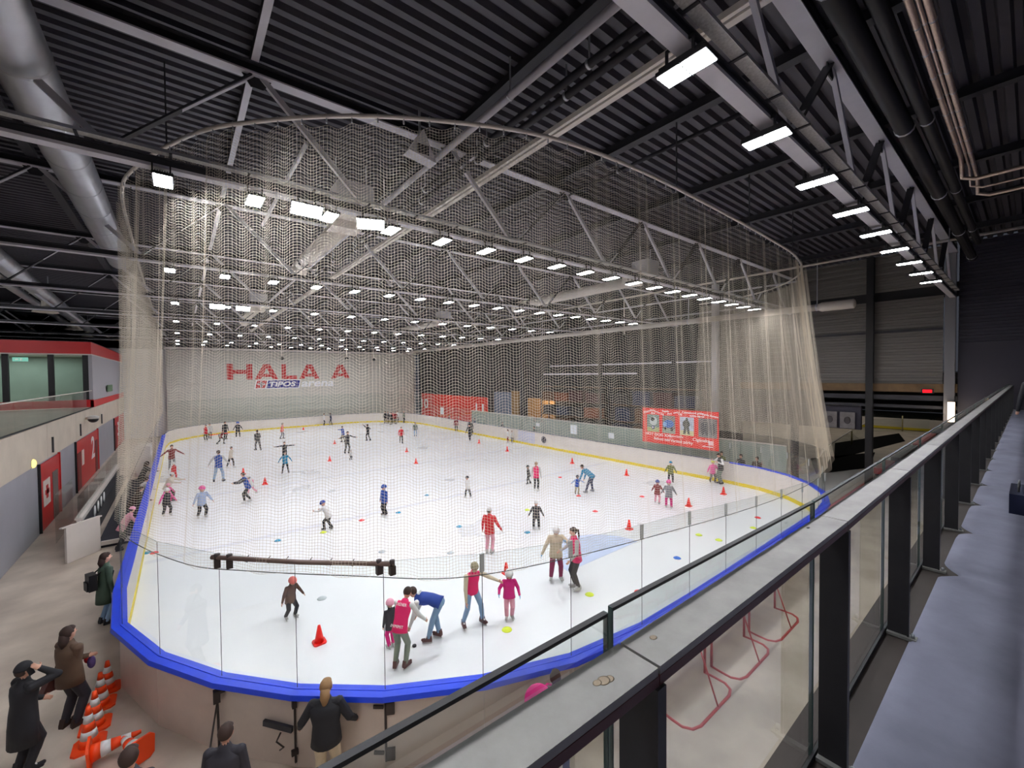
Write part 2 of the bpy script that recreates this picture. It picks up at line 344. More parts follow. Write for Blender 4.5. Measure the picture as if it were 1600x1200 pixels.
 {'x': 10.661, 'y': 35.132, 'rz': -2.913, 'h': 1.85, 'pose': 'spread', 'top': 'dark', 'sleeve': 'dark', 'pants': 'black', 'cap': 'hair', 'capc': 'dbrown', 'boots': 'dark', 'label': 'big dark-clothed skater with arms out in front of the khaki trousers', 'kw': {'hands': [(-0.8, 0.2, -0.3), (0.9, 0.1, -0.2)]}},
 {'x': 10.026, 'y': 32.289, 'rz': -2.395, 'h': 0.83, 'pose': 'kid', 'top': 'lgrey', 'sleeve': 'white', 'pants': 'dark', 'cap': 'helmet', 'capc': 'lgrey', 'boots': 'dark', 'label': 'tiny child in white and grey just below the big dark-clothed skater', 'kid': 1},
 {'x': 14.329, 'y': 40.702, 'rz': 0.709, 'h': 1.64, 'pose': 'up', 'top': 'black', 'sleeve': 'black', 'pants': 'black', 'cap': 'hair', 'capc': 'dbrown', 'boots': 'dark', 'label': 'skater in black with one arm raised, centre back'},
 {'x': 21.299, 'y': 53.829, 'rz': -3.518, 'h': 1.62, 'pose': 'stand', 'top': 'black', 'sleeve': 'black', 'pants': 'black', 'cap': 'hair', 'capc': 'dbrown', 'boots': 'dark', 'label': 'leftmost black-clothed player of the far boards group'},
 {'x': 21.555, 'y': 53.59, 'rz': -3.0, 'h': 1.62, 'pose': 'stand', 'top': 'dark', 'sleeve': 'dark', 'pants': 'black', 'cap': 'hair', 'capc': 'dbrown', 'boots': 'dark', 'label': 'second player from the left in the far boards group'},
 {'x': 21.304, 'y': 51.904, 'rz': -3.88, 'h': 1.62, 'pose': 'stand', 'top': 'black', 'sleeve': 'black', 'pants': 'black', 'cap': 'hair', 'capc': 'dbrown', 'boots': 'dark', 'label': 'third player from the left in the far boards group, standing in front'},
 {'x': 22.1, 'y': 53.082, 'rz': -3.362, 'h': 1.62, 'pose': 'stand', 'top': 'red', 'sleeve': 'red', 'pants': 'black', 'cap': 'hair', 'capc': 'dbrown', 'boots': 'dark', 'label': 'player in red at the middle of the far boards group'},
 {'x': 22.06, 'y': 52.148, 'rz': -3.193, 'h': 1.62, 'pose': 'stand', 'top': 'dred', 'sleeve': 'dred', 'pants': 'black', 'cap': 'hair', 'capc': 'dbrown', 'boots': 'dark', 'label': 'player in dark red right of the middle of the far boards group'},
 {'x': 22.968, 'y': 53.73, 'rz': -3.55, 'h': 1.62, 'pose': 'stand', 'top': 'white', 'sleeve': 'white', 'pants': 'black', 'cap': 'hair', 'capc': 'dbrown', 'boots': 'dark', 'label': 'player in white at the right of the far boards group'},
 {'x': 23.452, 'y': 52.796, 'rz': -2.513, 'h': 1.62, 'pose': 'stand', 'top': 'greyg', 'sleeve': 'greyg', 'pants': 'black', 'cap': 'hair', 'capc': 'dbrown', 'boots': 'dark', 'label': 'rightmost player, grey-green, of the far boards group'},
 {'x': 16.17, 'y': 37.026, 'rz': -3.379, 'h': 1.572, 'pose': 'walk', 'top': 'red', 'sleeve': 'red', 'pants': 'black', 'cap': 'hair', 'capc': 'dbrown', 'boots': 'dark', 'label': 'skater in bright red jacket alone in the centre back'},
 {'x': 19.172, 'y': 40.308, 'rz': -3.586, 'h': 1.48, 'pose': 'stand', 'top': 'greyg', 'sleeve': 'greyg', 'pants': 'jeans', 'cap': 'hair', 'capc': 'dbrown', 'boots': 'dark', 'label': 'man in dark green top and grey jeans, right of the far group'},
 {'x': 24.1, 'y': 40.25, 'rz': -3.684, 'h': 1.587, 'pose': 'stand', 'top': 'dred', 'sleeve': 'dred', 'pants': 'black', 'cap': 'hair', 'capc': 'dbrown', 'boots': 'white', 'label': 'skater in dark red by the right boards under the number eleven'},
 {'x': 21.423, 'y': 33.321, 'rz': -4.062, 'h': 1.71, 'pose': 'walk', 'top': 'black', 'sleeve': 'black', 'pants': 'dark', 'cap': 'long', 'capc': 'dbrown', 'boots': 'white', 'label': 'girl in black skirt outfit gliding near the right boards', 'hem': 0.12},
 {'x': 23.791, 'y': 36.743, 'rz': -3.716, 'h': 1.552, 'pose': 'stand', 'top': 'dark', 'sleeve': 'dark', 'pants': 'dark', 'cap': 'hair', 'capc': 'dbrown', 'boots': 'dark', 'label': 'dark figure directly behind the girl in black skirt'},
 {'x': 24.1, 'y': 37.471, 'rz': -3.383, 'h': 1.6, 'pose': 'stand', 'top': 'navy', 'sleeve': 'navy', 'pants': 'black', 'cap': 'hair', 'capc': 'dbrown', 'boots': 'dark', 'label': 'skater in navy right next to the girl in black skirt'},
 {'x': 23.925, 'y': 30.589, 'rz': 1.256, 'h': 1.264, 'pose': 'leftout', 'top': 'white', 'sleeve': 'white', 'pants': 'dred', 'cap': 'pony', 'capc': 'dbrown', 'boots': 'white', 'label': 'girl in white top and red skirt stretching an arm out by the right boards', 'hem': 0.1},
 {'x': 23.968, 'y': 30.066, 'rz': -3.291, 'h': 1.192, 'pose': 'stand', 'top': 'lgrey', 'sleeve': 'white', 'pants': 'dark', 'cap': 'hair', 'capc': 'dbrown', 'boots': 'white', 'label': 'skater in pale grey beside the red-skirted girl'},
 {'x': 11.582, 'y': 18.259, 'rz': 0.133, 'h': 1.139, 'pose': 'walk', 'top': 'white', 'sleeve': 'white', 'pants': 'black', 'cap': 'helmet', 'capc': 'dark', 'boots': 'white', 'label': 'child in white vest and black trousers skating across the centre', 'kid': 1, 'near': 1},
 {'x': 15.718, 'y': 18.199, 'rz': 0.858, 'h': 1.122, 'pose': 'leftout', 'top': 'black', 'sleeve': 'black', 'pants': 'black', 'cap': 'helmet', 'capc': 'black', 'boots': 'dark', 'label': 'child in black with an arm out behind the red-vested woman', 'kid': 1},
 {'x': 15.084, 'y': 16.828, 'rz': -0.993, 'h': 1.616, 'pose': 'stand', 'top': 'vest', 'sleeve': 'lgrey', 'pants': 'black', 'cap': 'pony', 'capc': 'blond', 'boots': 'white', 'label': 'woman in red vest with long fair ponytail, right of centre', 'near': 1, 'hem': 0.05},
 {'x': 16.331, 'y': 14.971, 'rz': -3.621, 'h': 1.058, 'pose': 'spread', 'top': 'blue', 'sleeve': 'pblue', 'pants': 'khaki', 'cap': 'helmet', 'capc': 'dark', 'boots': 'dark', 'label': 'toddler in blue and khaki with arms held wide beside the bending man', 'kid': 1, 'near': 1, 'kw': {'hands': [(-0.8, 0.15, -0.5), (0.8, 0.15, -0.5)]}},
 {'x': 17.093, 'y': 14.791, 'rz': 0.19, 'h': 1.78, 'pose': 'bend', 'top': 'teal', 'sleeve': 'teal', 'pants': 'navy', 'cap': 'hair', 'capc': 'dbrown', 'boots': 'grey', 'label': 'man in bright blue jacket bending down to a toddler', 'near': 1, 'kw': {'lean': 62, 'feet': [(-0.13, 0.06), (0.13, -0.02)], 'hands': [(-0.3, 0.2, -0.9), (0.1, 0.3, -0.9)]}},
 {'x': 22.307, 'y': 13.114, 'rz': -4.181, 'h': 1.317, 'pose': 'kid', 'top': 'olive', 'sleeve': 'olive', 'pants': 'dark', 'cap': 'beanie', 'capc': 'teal', 'boots': 'dark', 'label': 'child in olive green jacket and teal hat, right part of the ice', 'kid': 1, 'near': 1},
 {'x': 18.177, 'y': 11.401, 'rz': -1.272, 'h': 1.201, 'pose': 'kid', 'top': 'dred', 'sleeve': 'dred', 'pants': 'lpink', 'cap': 'helmet', 'capc': 'blue', 'boots': 'lgrey', 'label': 'child in maroon jacket with blue helmet and pale pink trousers', 'kid': 1, 'near': 1},
 {'x': 17.982, 'y': 10.67, 'rz': -1.035, 'h': 1.374, 'pose': 'kid', 'top': 'grey', 'sleeve': 'grey', 'pants': 'magenta', 'cap': 'helmet', 'capc': 'pink', 'boots': 'lgrey', 'label': 'child in grey patterned jacket, pink helmet and magenta trousers', 'kid': 1, 'near': 1, 'hem': 0.1},
 {'x': 24.1, 'y': 11.517, 'rz': -3.929, 'h': 1.373, 'pose': 'kid', 'top': 'pink', 'sleeve': 'pink', 'pants': 'dark', 'cap': 'beanie', 'capc': 'yellow', 'boots': 'dark', 'label': 'child in pink jacket and yellow hat beside the man at the right boards', 'kid': 1, 'near': 1},
 {'x': 24.1, 'y': 11.076, 'rz': 0.945, 'h': 1.797, 'pose': 'stand', 'top': 'dark', 'sleeve': 'white', 'pants': 'greyg', 'cap': 'hair', 'capc': 'dbrown', 'boots': 'dark', 'label': 'man in dark vest with white sleeves at the right boards', 'near': 1, 'kw': {'hands': [(-0.2, 0.5, -0.2), (0.0, 0.6, -0.1)], 'head': 25}},
 {'x': -1.657, 'y': 15.197, 'rz': -1.2, 'h': 1.849, 'pose': 'stand', 'top': 'green', 'sleeve': 'green', 'pants': 'jeans', 'cap': 'long', 'capc': 'dbrown', 'boots': 'black', 'label': 'woman in dark green coat with a black backpack at the boards corner', 'z': -0.06, 'near': 1, 'hem': 0.2, 'key': 'backpack', 'sk': 0},
 {'x': -1.712, 'y': 11.099, 'rz': -0.894, 'h': 1.856, 'pose': 'cross', 'top': 'coat', 'sleeve': 'coat', 'pants': 'dark', 'cap': 'long', 'capc': 'dbrown', 'boots': 'dbrown', 'label': 'woman in long brown coat with folded arms beside the striped cones', 'z': -0.06, 'near': 1, 'hem': 0.13, 'key': 'crossed', 'kw': {'bulk': 1.15, 'feet': [(-0.05, 0), (0.06, 0.03)]}, 'sk': 0},
 {'x': -2.12, 'y': 10.3, 'rz': -1.0, 'h': 1.78, 'pose': 'phone', 'top': 'black', 'sleeve': 'black', 'pants': 'black', 'cap': 'beanie', 'capc': 'black', 'boots': 'black', 'label': 'woman in long black coat holding a phone to her ear, lower left corner', 'near': 2, 'hem': 0.24, 'key': 'phone', 'kw': {'bulk': 1.12, 'hands': [(0.12, 0.4, -0.7), (-0.06, 0.22, 0.36)], 'pole': (0.25, 0.15, -1)}, 'z': -0.06, 'sk': 0},
 {'x': 0.36, 'y': 6.75, 'rz': -0.5, 'h': 1.72, 'pose': 'stand', 'top': 'dark', 'sleeve': 'dark', 'pants': 'dark', 'cap': 'hair', 'capc': 'dbrown', 'boots': 'black', 'label': 'short-haired man in dark hooded jacket at the bottom edge', 'near': 1, 'hem': 0.1, 'kw': {'bulk': 1.15, 'head': 12}, 'z': -0.06, 'sk': 0},
 {'x': 1.66, 'y': 6.78, 'rz': -0.5, 'h': 1.72, 'pose': 'stand', 'top': 'black', 'sleeve': 'black', 'pants': 'beige', 'cap': 'long', 'capc': 'blond', 'boots': 'dark', 'label': 'person with fair hair, shiny black jacket and beige trousers at the gate', 'near': 2, 'hem': 0.05, 'kw': {'bulk': 1.2, 'head': 8, 'hands': [(-0.4, 0.25, -0.75), (0.35, 0.3, -0.75)]}, 'z': -0.06, 'sk': 0},
 {'x': -0.6, 'y': 6.95, 'rz': -0.4, 'h': 1.84, 'pose': 'stand', 'top': 'dark', 'sleeve': 'dark', 'pants': 'dark', 'cap': 'hair', 'capc': 'dbrown', 'boots': 'black', 'label': 'person of whom only the dark hair shows at the bottom edge', 'near': 0, 'z': -0.06, 'sk': 0},
 {'x': 4.59, 'y': 4.7, 'rz': -0.9, 'h': 1.69, 'pose': 'stand', 'top': 'dark', 'sleeve': 'dark', 'pants': 'navy', 'cap': 'hair', 'capc': 'dbrown', 'boots': 'dark', 'label': 'dark-haired person behind the handrail carrying a pink rucksack', 'near': 1, 'hem': 0.06, 'key': 'pinkbag', 'kw': {'feet': [(-0.1, 0), (0.1, 0)]}, 'z': -0.06, 'sk': 0},
 {'x': -1.75, 'y': 31.5, 'rz': -1.4, 'h': 1.75, 'pose': 'forward', 'top': 'dark', 'sleeve': 'dark', 'pants': 'dark', 'cap': 'curly', 'capc': 'dbrown', 'boots': 'dark', 'label': 'spectator with big curly hair behind the left part of the net', 'hem': 0.1, 'z': -0.06, 'sk': 0},
 {'x': -1.62, 'y': 27.3, 'rz': -1.4, 'h': 1.6, 'pose': 'lean_rail', 'top': 'lgrey', 'sleeve': 'lgrey', 'pants': 'dark', 'cap': 'hair', 'capc': 'dbrown', 'boots': 'dark', 'label': 'spectator in pale grey leaning at the left boards', 'hem': 0.1, 'z': -0.06, 'sk': 0},
 {'x': -1.7, 'y': 24.6, 'rz': -1.3, 'h': 1.72, 'pose': 'lean_rail', 'top': 'dbrown', 'sleeve': 'dbrown', 'pants': 'dark', 'cap': 'long', 'capc': 'dbrown', 'boots': 'dark', 'label': 'spectator in brown coat with arm on the blue cap of the left boards', 'hem': 0.1, 'z': -0.06, 'sk': 0},
 {'x': -1.75, 'y': 21.4, 'rz': -1.3, 'h': 1.6, 'pose': 'lean_rail', 'top': 'lpink', 'sleeve': 'lpink', 'pants': 'dark', 'cap': 'beanie', 'capc': 'lpink', 'boots': 'dark', 'label': 'spectator in pale pink jacket and hat left of the boards', 'hem': 0.1, 'z': -0.06, 'sk': 0},
 {'x': -6.6, 'y': 22.5, 'rz': -1.2, 'h': 1.2, 'pose': 'stand', 'top': 'black', 'sleeve': 'black', 'pants': 'black', 'cap': 'hair', 'capc': 'dbrown', 'boots': 'dark', 'label': 'left seated spectator behind the left gallery glass', 'sk': 0, 'z': 4.4},
 {'x': -5.9, 'y': 23.9, 'rz': -1.2, 'h': 1.18, 'pose': 'stand', 'top': 'dark', 'sleeve': 'dark', 'pants': 'black', 'cap': 'hair', 'capc': 'dbrown', 'boots': 'dark', 'label': 'right seated spectator behind the left gallery glass', 'sk': 0, 'z': 4.4},
 {'x': 14.3, 'y': -0.12, 'rz': -1.5, 'h': 1.78, 'pose': 'stand', 'top': 'black', 'sleeve': 'black', 'pants': 'black', 'cap': 'hair', 'capc': 'black', 'boots': 'black', 'label': 'person in black on the gallery at the far right edge', 'sk': 0, 'z': 4.66, 'hem': 0.1},
 {'x': 25.2, 'y': 28.3, 'rz': 1.5, 'h': 1.7, 'pose': 'stand', 'top': 'green', 'sleeve': 'green', 'pants': 'dark', 'cap': 'hair', 'capc': 'dbrown', 'boots': 'dark', 'label': 'dark figure behind the right glass, left of the paper sheet', 'hem': 0.08, 'z': -0.06, 'sk': 0},
 {'x': 25.3, 'y': 33.2, 'rz': 1.5, 'h': 1.7, 'pose': 'stand', 'top': 'dark', 'sleeve': 'dark', 'pants': 'dark', 'cap': 'hair', 'capc': 'dbrown', 'boots': 'dark', 'label': 'dark figure behind the right glass under the corridor lamp', 'hem': 0.08, 'z': -0.06, 'sk': 0},
 {'x': 25.4, 'y': 38.5, 'rz': 1.5, 'h': 1.7, 'pose': 'stand', 'top': 'navy', 'sleeve': 'navy', 'pants': 'dark', 'cap': 'hair', 'capc': 'dbrown', 'boots': 'dark', 'label': 'dark figure behind the right glass near the blue-grey door panel', 'hem': 0.08, 'z': -0.06, 'sk': 0},
 {'x': 25.0, 'y': 43.3, 'rz': 1.5, 'h': 1.7, 'pose': 'stand', 'top': 'dred', 'sleeve': 'dred', 'pants': 'dark', 'cap': 'hair', 'capc': 'dbrown', 'boots': 'dark', 'label': 'red-clothed figure behind the glass in front of the red wall', 'hem': 0.08, 'z': -0.06, 'sk': 0},
 {'x': 25.0, 'y': 41.2, 'rz': 1.5, 'h': 1.7, 'pose': 'stand', 'top': 'red', 'sleeve': 'red', 'pants': 'dark', 'cap': 'hair', 'capc': 'dbrown', 'boots': 'dark', 'label': 'second red-clothed figure behind the glass in front of the red wall', 'hem': 0.08, 'z': -0.06, 'sk': 0},
 {'x': 25.3, 'y': 9.6, 'rz': 1.5, 'h': 1.7, 'pose': 'stand', 'top': 'dbrown', 'sleeve': 'dbrown', 'pants': 'dark', 'cap': 'hair', 'capc': 'dbrown', 'boots': 'dark', 'label': 'spectator in brown behind the right corner glass, right one', 'hem': 0.08, 'z': -0.06, 'sk': 0},
 {'x': 25.4, 'y': 10.5, 'rz': 1.5, 'h': 1.7, 'pose': 'stand', 'top': 'dark', 'sleeve': 'dark', 'pants': 'dark', 'cap': 'hair', 'capc': 'dbrown', 'boots': 'dark', 'label': 'spectator in dark jacket behind the right corner glass, middle one', 'hem': 0.08, 'z': -0.06, 'sk': 0},
 {'x': 25.4, 'y': 11.6, 'rz': 1.5, 'h': 1.7, 'pose': 'stand', 'top': 'olive', 'sleeve': 'olive', 'pants': 'dark', 'cap': 'hair', 'capc': 'dbrown', 'boots': 'dark', 'label': 'spectator in olive behind the right corner glass, left one', 'hem': 0.08, 'z': -0.06, 'sk': 0},
]
# ================================================================ SETTING
ROOF_Z = 12.45
XL, XR = -4.67, 29.0
YF = 58.8
# floor (concrete) and neighbouring hall floor
M_CONC = bpy.data.materials.new('wet_concrete')
M_CONC.use_nodes = True
nt = M_CONC.node_tree; b = nt.nodes['Principled BSDF']
tc = nt.nodes.new('ShaderNodeTexCoord'); n1 = nt.nodes.new('ShaderNodeTexNoise'); n1.inputs['Scale'].default_value = 0.9; n1.inputs['Detail'].default_value = 8
n2 = nt.nodes.new('ShaderNodeTexNoise'); n2.inputs['Scale'].default_value = 14; n2.inputs['Detail'].default_value = 5
cr = nt.nodes.new('ShaderNodeValToRGB'); cr.color_ramp.elements[0].position = 0.35; cr.color_ramp.elements[1].position = 0.7
cr.color_ramp.elements[0].color = (*lin((184, 170, 155)), 1); cr.color_ramp.elements[1].color = (*lin((218, 204, 188)), 1)
rr = nt.nodes.new('ShaderNodeMapRange'); rr.inputs[3].default_value = 0.25; rr.inputs[4].default_value = 0.6
bp = nt.nodes.new('ShaderNodeBump'); bp.inputs['Strength'].default_value = 0.15; bp.inputs['Distance'].default_value = 0.01
for a, bb in ((tc.outputs['Object'], n1.inputs['Vector']), (tc.outputs['Object'], n2.inputs['Vector']), (n1.outputs['Fac'], cr.inputs[0]), (cr.outputs[0], b.inputs['Base Color']), (n1.outputs['Fac'], rr.inputs[0]), (rr.outputs[0], b.inputs['Roughness']), (n2.outputs['Fac'], bp.inputs['Height']), (bp.outputs[0], b.inputs['Normal'])):
    nt.links.new(a, bb)
fl = MB().bx((-30, -3, -0.3), (90, 62, -0.06), M_CONC).build('floor')
tag(fl, 'grey wet-looking concrete floor around the rink', kind='structure')
# rink outline: vertices at panel joints, counterclockwise seen from above
R_PTS = [(-1.15, 49.0)] + [(-1.15, 49 - 2.2 * i) for i in range(1, 16)] + [(-1.16, 13.9), (-1.0, 11.85), (-0.35, 10.1), (0.5, 8.7), (1.45, 7.58), (2.56, 6.62), (3.95, 5.82), (5.5, 5.25), (7.3, 4.98), (9.1, 4.93), (10.9, 4.92), (12.8, 4.92), (14.7, 4.92), (16.6, 4.92), (18.4, 4.94), (19.9, 5.12), (21.4, 5.6), (22.7, 6.45), (23.75, 7.65), (24.4, 9.1), (24.6, 10.8)]
R_PTS += [(24.6, 10.8 + 2.4 * i) for i in range(1, 16)]
R_PTS += [(24.6, 49.6)]
R_PTS += [(17.1 + 7.5 * math.cos(a), 50.1 + 7.5 * math.sin(a)) for a in [math.radians(v) for v in (15, 30, 45, 60, 75)]]
R_PTS += [(17.1, 57.6), (14.4, 57.6), (11.7, 57.6), (9.0, 57.6), (6.35, 57.6)]
R_PTS += [(6.35 + 7.5 * math.cos(a), 50.1 + 7.5 * math.sin(a)) for a in [math.radians(v) for v in (105, 120, 135, 150, 165)]]
NR = len(R_PTS)
def offs(i, d):
    """vertex i moved outwards (right of travel) by d"""
    p0 = Vector(R_PTS[i - 1]); p = Vector(R_PTS[i]); p1 = Vector(R_PTS[(i + 1) % NR])
    a = (p - p0).normalized(); c = (p1 - p).normalized()
    na = Vector((a.y, -a.x)); nc = Vector((c.y, -c.x))
    n = (na + nc).normalized()
    k = 1 / max(0.5, n.dot(na))
    return p + n * d * k
# ice
M_ICE = bpy.data.materials.new('skated_ice')
M_ICE.use_nodes = True
nt = M_ICE.node_tree; b = nt.nodes['Principled BSDF']
tc = nt.nodes.new('ShaderNodeTexCoord')
n1 = nt.nodes.new('ShaderNodeTexNoise'); n1.inputs['Scale'].default_value = 0.25; n1.inputs['Detail'].default_value = 7
mp = nt.nodes.new('ShaderNodeMapping'); mp.inputs['Scale'].default_value = (0.5, 5, 1); mp.inputs['Rotation'].default_value = (0, 0, 0.4)
n2 = nt.nodes.new('ShaderNodeTexNoise'); n2.inputs['Scale'].default_value = 1.6; n2.inputs['Detail'].default_value = 9; n2.inputs['Distortion'].default_value = 1.5
cr = nt.nodes.new('ShaderNodeValToRGB'); cr.color_ramp.elements[0].position = 0.3; cr.color_ramp.elements[1].position = 0.62
cr.color_ramp.elements[0].color = (*lin((234, 234, 236)), 1); cr.color_ramp.elements[1].color = (*lin((241, 240, 240)), 1)
c2 = nt.nodes.new('ShaderNodeValToRGB'); c2.color_ramp.elements[0].position = 0.3; c2.color_ramp.elements[1].position = 0.6
c2.color_ramp.elements[0].color = (0.96, 0.963, 0.97, 1); c2.color_ramp.elements[1].color = (1, 1, 1, 1)
mx = nt.nodes.new('ShaderNodeMix'); mx.data_type = 'RGBA'; mx.blend_type = 'MULTIPLY'; mx.inputs[0].default_value = 0.4
rr = nt.nodes.new('ShaderNodeMapRange'); rr.inputs[3].default_value = 0.24; rr.inputs[4].default_value = 0.34
L = nt.links.new
L(tc.outputs['Object'], n1.inputs['Vector']); L(tc.outputs['Object'], mp.inputs[0]); L(mp.outputs[0], n2.inputs['Vector'])
L(n1.outputs['Fac'], cr.inputs[0]); L(n2.outputs['Fac'], c2.inputs[0])
L(cr.outputs[0], mx.inputs[6]); L(c2.outputs[0], mx.inputs[7]); L(mx.outputs[2], b.inputs['Base Color'])
L(n1.outputs['Fac'], rr.inputs[0]); L(rr.outputs[0], b.inputs['Roughness'])
ice = MB().poly([(*offs(i, 0.02), 0.0) for i in range(NR)], M_ICE, (0, 0, -0.05)).build('floor_ice')
tag(ice, 'white skated ice surface of the rink', kind='structure')
# faint painted lines in the ice: each a thin strip
M_LINE = mat('faint_ice_line', (226, 226, 232), 0.35, 0, 0.05, 2)
M_LINE_B = mat('pale_blue_ice_line', (204, 214, 240), 0.35, 0, 0.05, 2)
for (a, bb, m) in (((-1.1, 27.6, 0.003), (24, 27.9, 0.006), M_LINE), ((-1.1, 36.5, 0.003), (24, 36.7, 0.006), M_LINE), ((-1.1, 18.9, 0.003), (24, 19.2, 0.006), M_LINE)):
    tag(MB().bx(a, bb, m).build('trim_1'), 'faint grey line painted under the ice', kind='structure')
crease = MB().poly([(11.6 + 1.9 * math.cos(a), 9.3 + 1.9 * math.sin(a), 0.004) for a in [PI * k / 16 for k in range(17)]], M_LINE_B, (0, 0, 0.003)).build('trim_2')
tag(crease, 'pale blue goal crease painted under the ice', kind='structure')
# ---- boards
boards = empty('rink_boards', (11.5, 30, 0), 'white rink boards with yellow kick strip and blue top cap around the ice', 'rink boards')
def rel(o, par):
    o.location = (-par.location.x, -par.location.y, -par.location.z); return o
TH = 0.1
NEAR = [i for i in range(NR) if 17 <= i <= 36]
def gtop(i):
    x, y = R_PTS[i]
    if i <= 22: return 3.37
    if i < 37:
        xs = [3.9, 6.5, 9.2, 11.7, 14.6, 20.3, 25]; zs = [3.37, 3.36, 3.2, 2.94, 2.71, 2.35, 2.35]
        return float(np.interp(x, xs, zs))
    if i < 52: return 2.65
    return 4.0
HB = 1.2
M_AD = mat('printed_grey_board_panel', (206, 206, 222), 0.45)
capb = MB(); capd = MB(); capr = MB(); kick = MB()
for i in range(NR):
    j = (i + 1) % NR
    a0, a1 = offs(i, 0), offs(j, 0); o0, o1 = offs(i, TH), offs(j, TH)
    a0 = a0 + (a1 - a0).normalized() * 0.006; o0 = o0 + (o1 - o0).normalized() * 0.006
    pm = MB()
    vs = [(*a0, -0.06), (*a1, -0.06), (*a1, HB), (*a0, HB), (*o0, -0.06), (*o1, -0.06), (*o1, HB), (*o0, HB)]
    inner = M_AD if i == 43 else M_WHITE
    pm.add(vs, [(0, 1, 2, 3), (3, 2, 6, 7), (0, 3, 7, 4), (1, 5, 6, 2)], inner)
    pm.add(vs, [(5, 4, 7, 6), (0, 4, 5, 1)], M_BOARD_OUT)
    rel(pm.build('board_panel', boards), boards)
    # kick strip
    k0, k1 = offs(i, -0.015), offs(j, -0.015)
    kick.add([(*k0, 0), (*k1, 0), (*k1, 0.19), (*k0, 0.19), (*offs(i, 0.005), 0.19), (*offs(j, 0.005), 0.19)], [(0, 1, 2, 3), (3, 2, 5, 4)], M_YEL)
    near = 0 <= i <= 35
    if near:
        # wide blue cap: inner lip, raised ridge and outer sloping lip
        r = [(-0.03, HB + 0.0), (-0.03, HB + 0.05), (0.085, HB + 0.05), (0.085, HB + 0.035), (0.1, HB + 0.035), (0.1, HB + 0.05), (0.22, HB + 0.04), (0.24, HB - 0.04), (TH, HB - 0.04)]
        cm = M_BLUE; tgt = capb
    else:
        r = [(-0.02, HB), (-0.02, HB + 0.04), (0.09, HB + 0.04), (0.14, HB + 0.035), (0.14, HB - 0.03), (TH, HB - 0.03)]
        cm = M_WHITE; tgt = capd
    n = len(r); vs = []
    for e in (i, j):
        for d, z in r: vs.append((*offs(e, d), z))
    tgt.add(vs, [(k, k + 1, k + 1 + n, k + n) for k in range(n - 1)] + [(n - 1, 0, n, 2 * n - 1)], cm)
    if not near:
        vs = []
        for e in (i, j):
            for d, z in ((0.05, HB + 0.042), (0.05, HB + 0.06), (0.15, HB + 0.06), (0.15, HB - 0.02)): vs.append((*offs(e, d), z))
        capr.add(vs, [(0, 1, 5, 4), (1, 2, 6, 5), (2, 3, 7, 6), (3, 0, 4, 7)], M_NAVY)
rel(tag(capb.build('top_cap', boards), 'wide blue plastic cap'), boards)
rel(tag(capd.build('top_cap', boards), 'white plastic cap'), boards)
rel(tag(capr.build('cap_trim', boards), 'thin navy trim line'), boards)
rel(kick.build('kick_strip', boards), boards)
# glass panes: one object each
GLASS_SEGS = [i for i in range(15, NR)]
M_GEDGE = mat('glass_edge_green', (60, 84, 80), 0.3)
M_SEAL = mat('dark_joint_seal', (44, 50, 52), 0.5)
for i in range(NR):
    if i < 16: continue
    j = (i + 1) % NR
    if i >= NR - 1: continue
    g0, g1 = offs(i, 0.045), offs(j, 0.045); h0, h1 = offs(i, 0.057), offs(j, 0.057)
    t = (g1 - g0).normalized() * 0.008
    g0, g1, h0, h1 = g0 + t, g1 - t, h0 + t, h1 - t
    za, zb = gtop(i), gtop(j)
    if abs(za - zb) > 0.5: za = zb = max(za, zb)
    z0 = HB + 0.05
    p = MB().add([(*g0, z0), (*g1, z0), (*g1, zb), (*g0, za), (*h0, z0), (*h1, z0), (*h1, zb), (*h0, za)], [(0, 1, 2, 3), (5, 4, 7, 6)], M_GLASS)
    p.add([(*g0, za), (*g1, zb), (*h1, zb), (*h0, za)], [(0, 1, 2, 3)], M_GEDGE)
    rel(p.build('glass_pane', boards), boards)
    q = offs(i, 0.051)
    s = MB().bx((q.x - 0.0045, q.y - 0.0045, z0), (q.x + 0.0045, q.y + 0.0045, za - 0.01), M_SEAL if i < 37 else M_STEEL)
    rel(s.build('joint_seal', boards), boards)
    if 22 <= i <= 36:   # clamp at the top of each joint
        c = MB().bx((q.x - 0.038, q.y - 0.018, za - 0.3), (q.x + 0.038, q.y + 0.018, za + 0.01), mat('clamp_grey', (176, 182, 182), 0.5, 0.2))
        rel(c.build('glass_clamp', boards), boards)
# gate hardware on the outside of the near boards
gate = MB()
def on_board(i, t, out, z):
    a, c = offs(i, out), offs(i + 1, out)
    p = a + (c - a) * t
    return Vector((p.x, p.y, z))
M_IRON = mat('dark_iron', (58, 50, 48), 0.5, 0.4)
def hinge(i, z):
    o = MB()
    o.beam(on_board(i, 0.02, TH + 0.03, z), on_board(i, 0.10, TH + 0.03, z), 0.04, 0.2, M_IRON)
    o.beam(on_board(i - 1, 0.88, TH + 0.03, z + 0.03), on_board(i - 1, 0.99, TH + 0.03, z + 0.03), 0.03, 0.05, M_IRON)
    rel(tag(o.build('gate_hinge', boards), 'dark iron gate hinge'), boards)
hinge(21, 0.98); hinge(21, 0.22)
o = MB(); o.beam(on_board(21, 0.01, TH + 0.02, 0.1), on_board(21, 0.01, TH + 0.02, 1.12), 0.03, 0.03, M_IRON)
rel(o.build('gate_bolt', boards), boards)
o = MB(); o.beam(on_board(20, 0.0, TH + 0.03, 0.05), on_board(20, 0.0, TH + 0.03, 1.15), 0.03, 0.03, M_IRON)
o.beam(on_board(20, 0.0, TH + 0.04, 0.98), on_board(20, 0.0, TH + 0.04, 1.12), 0.07, 0.07, M_IRON)
